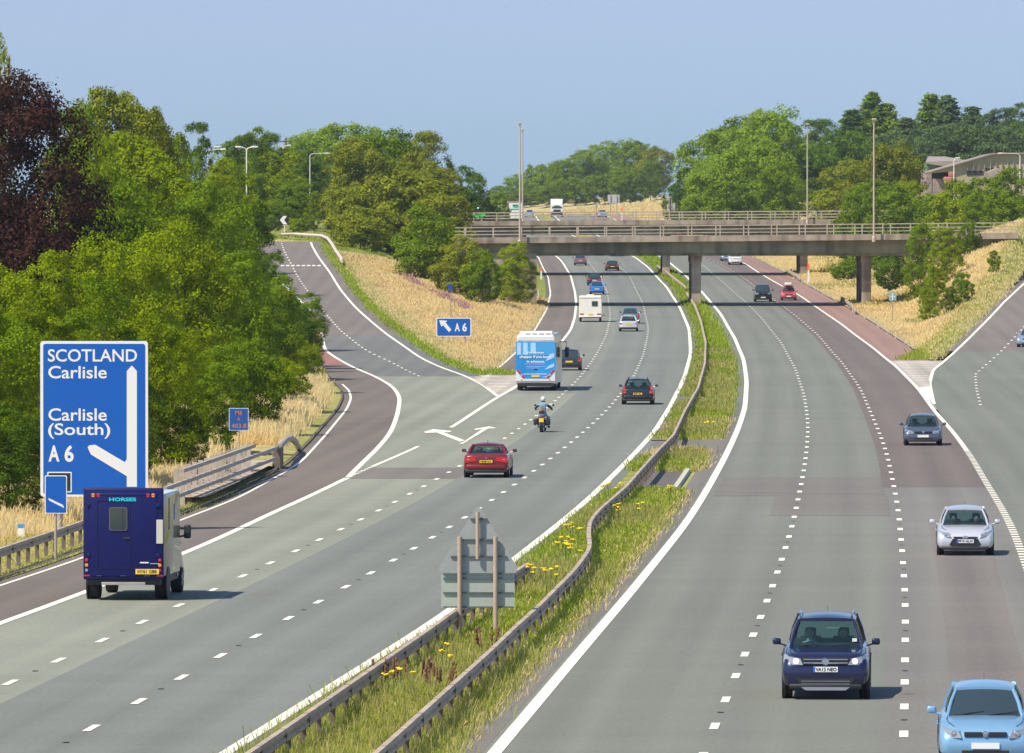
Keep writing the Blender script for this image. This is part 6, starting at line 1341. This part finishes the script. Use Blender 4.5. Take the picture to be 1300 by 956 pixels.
MB().lathe([(.001, -.03), (.05, -.02), (.055, .03)], 14, 'y', (0, -1.06, .80)).build('tail_light', TAIL, mc, True); MB().box(-.115, .115, -1.15, -1.13, .50, .70).build('number_plate', PLY, mc); MB().box(-.10, .10, -1.02, -.85, .86, .92, .02).build('backrest', CHROME, mc)
MB().box(-.13, .13, -1.02, -.97, .90, 1.08, .03).build('sissy_pad', BK, mc, True); MB().lathe([(.001, .06), (.08, .04), (.10, -.05)], 16, 'y', (0, .66, .92)).build('headlight', CHROME, mc, True)
def rider(root_loc, rz, label, top, legs, helm, vest=True, scale=1.0):
    p = empty('person', root_loc, rz); p.scale = (scale,) * 3; tag(p, label, 'person')
    j = [(0, -.38, .84, .15, .12), (0, -.36, 1.02, .15, .10), (0, -.26, 1.26, .165, .10), (0, -.20, 1.40, .12, .08), (0, -.15, 1.48, .055), (0, -.12, 1.54, .05),
         (-.20, -.20, 1.37, .07), (-.40, -.02, 1.20, .05), (-.41, .24, 1.13, .036), (.20, -.20, 1.37, .07), (.40, -.02, 1.20, .05), (.41, .24, 1.13, .036),
         (-.16, -.20, .80, .095), (-.27, .16, .72, .065), (-.26, .04, .36, .05), (-.26, .12, .26, .04), (.16, -.20, .80, .095), (.27, .16, .72, .065), (.26, .04, .36, .05), (.26, .12, .26, .04)]
    skin_body('body', j, [(0,1),(1,2),(2,3),(3,4),(4,5),(3,6),(6,7),(7,8),(3,9),(9,10),(10,11),(0,12),(12,13),(13,14),(14,15),(0,16),(16,17),(17,18),(18,19)], legs, p)
    if vest:
        skin_body('vest', [(0, -.38, .94, .165, .13), (0, -.36, 1.06, .17, .115), (0, -.27, 1.26, .185, .112), (0, -.21, 1.39, .15, .09)], [(0,1),(1,2),(2,3)], top, p)
        MB().prism([(-.10, 1.08), (.10, 1.08), (.12, 1.30), (0, 1.36), (-.12, 1.30)], -.455, -.40).build('back_patch', pmat('patch_brown', (.30, .22, .16), .9, var=.5, scale=14), p)
    for s in (-1, 1):
        skin_body('sleeve', [(s * .19, -.20, 1.37, .078), (s * .31, -.10, 1.28, .066), (s * .40, -.02, 1.20, .058), (s * .41, .12, 1.16, .050)], [(0,1),(1,2),(2,3)], DARKC, p)
        h_ = MB().ball((s * .415, .26, 1.12), .045, 8, (.8, 1, .9))
        for k in range(4): h_.tube([(s * (.39 + .017 * k), .28, 1.14), (s * (.39 + .017 * k), .32, 1.12), (s * (.39 + .017 * k), .31, 1.09)], .009, 5, .008)
        h_.tube([(s * .385, .25, 1.11), (s * .37, .29, 1.09)], .011, 5); h_.build('glove', DARKC, p, True)
        MB().box(min(s * .22, s * .32), max(s * .22, s * .32), -.02, .24, .20, .30, .04).build('boot', DARKC, p, True)
    MB().ball((0, -.10, 1.66), .135, 14, (.95, 1.08, 1.05)).build('helmet', helm, p, True); MB().ball((0, -.10, 1.56), .105, 10, (.9, 1.0, .8)).build('neck_scarf', DARKC, p, True)
    return p
rider(mc.location + Vector((0, 0, -.02)), -.10, 'motorcyclist in a silver helmet and blue denim waistcoat with a back patch', DENIM, DENIM, HELM)
# green motorcycle crossing on the far bridge, seen from its side
GB = pmat('bike_green', (.05, .55, .04), .4)
xg = at(608, 280, 1010).x; zg = 11.72
m2 = empty('motorcycle', (xg, 1010, zg), -PI / 2); tag(m2, 'bright green motorcycle crossing the far bridge', 'motorcycle')
for yy in (-.72, .72): MB().lathe([(.19, -.05), (.30, -.06), (.31, 0), (.30, .06), (.19, .05)], 20, 'x', (0, yy, .31)).build('wheel', TYRE, m2, True)
MB().loft([[Vector((s * w_, y_, z_)) for s, z_ in ((-1, z0_), (1, z0_), (.8, z1_), (-.8, z1_))] for y_, w_, z0_, z1_ in ((-1.0, .10, .80, .95), (-.5, .15, .55, .88), (0, .18, .35, 1.0), (.45, .2, .45, 1.15), (.85, .1, .75, 1.1))]).build('fairing', GB, m2, True, 40)
MB().box(-.12, .12, -1.0, -.5, .5, .75, .05).build('tail_unit', GB, m2, True); MB().tube([(0, .72, .31), (0, .5, 1.0)], .04, 6).build('fork', TRIM, m2)
rider(Vector((xg, 1010, zg)), -PI / 2, 'rider in dark leathers on the green motorcycle on the far bridge', DARKC, DARKC, HELM, vest=False)

# ------------------------------------------------------------------ camera, sky, sun
cam = bpy.data.cameras.new('camera'); cam.sensor_width = 36; cam.lens = 36 * F / 1300; cam.clip_start = 1; cam.clip_end = 30000
co = bpy.data.objects.new('camera', cam); COL.objects.link(co); co.location = (0, 0, HC); co.rotation_euler = (PI / 2 - PITCH, 0, 0); SC.camera = co
SUN = Vector((-.60, -.46, .97)).normalized()
el = math.asin(SUN.z); az = math.atan2(SUN.x, SUN.y)
w = bpy.data.worlds.new('World'); SC.world = w; w.use_nodes = True; nt = w.node_tree
bg = nt.nodes['Background']; sk = nt.nodes.new('ShaderNodeTexSky'); sk.sky_type = 'NISHITA'; sk.sun_disc = False
sk.sun_elevation = el; sk.sun_rotation = az; sk.air_density = 1.0; sk.dust_density = .3; sk.ozone_density = 4.0
tc = nt.nodes.new('ShaderNodeTexCoord'); sx = nt.nodes.new('ShaderNodeSeparateXYZ'); nt.links.new(tc.outputs['Generated'], sx.inputs[0])
mr = nt.nodes.new('ShaderNodeMapRange'); mr.inputs['From Min'].default_value = 0.0; mr.inputs['From Max'].default_value = .20; nt.links.new(sx.outputs['Z'], mr.inputs['Value'])
rp = nt.nodes.new('ShaderNodeValToRGB'); rp.color_ramp.elements[0].color = SKY_LOW; rp.color_ramp.elements[1].color = (1, 1, 1, 1)
e = rp.color_ramp.elements.new(.15); e.color = SKY_TOP
nt.links.new(mr.outputs[0], rp.inputs['Fac'])
mx = nt.nodes.new('ShaderNodeMix'); mx.data_type = 'RGBA'; mx.blend_type = 'MULTIPLY'; mx.inputs['Factor'].default_value = 1
nt.links.new(sk.outputs[0], mx.inputs[6]); nt.links.new(rp.outputs['Color'], mx.inputs[7]); nt.links.new(mx.outputs[2], bg.inputs['Color'])
bg.inputs['Strength'].default_value = .11
sl = bpy.data.lights.new('sun', 'SUN'); sl.energy = 4.2; sl.angle = math.radians(.5); sl.color = (1, .91, .75)
so = bpy.data.objects.new('sun', sl); COL.objects.link(so); so.rotation_euler = SUN.to_track_quat('Z', 'Y').to_euler()
SC.view_settings.view_transform = 'Standard'; SC.view_settings.look = 'None'; SC.view_settings.gamma = 1; SC.view_settings.exposure = EXPO
SC.cycles.max_bounces = 6; SC.cycles.transparent_max_bounces = 12

hz = MB().box(-2500, 2500, -400, 5400, -6, 75).build('haze', None); hz['kind'] = 'stuff'; hz['label'] = 'thin blue-white summer haze over the whole view'; hz['category'] = 'haze'
hm = bpy.data.materials.new('haze_air'); hm.use_nodes = True; hn = hm.node_tree; hn.nodes.remove(hn.nodes['Principled BSDF'])
pv = hn.nodes.new('ShaderNodeVolumePrincipled'); pv.inputs['Color'].default_value = (.78, .86, 1, 1); pv.inputs['Density'].default_value = HAZE; pv.inputs['Anisotropy'].default_value = .2
hn.links.new(pv.outputs[0], hn.nodes['Material Output'].inputs['Volume']); hz.data.materials.clear(); hz.data.materials.append(hm)
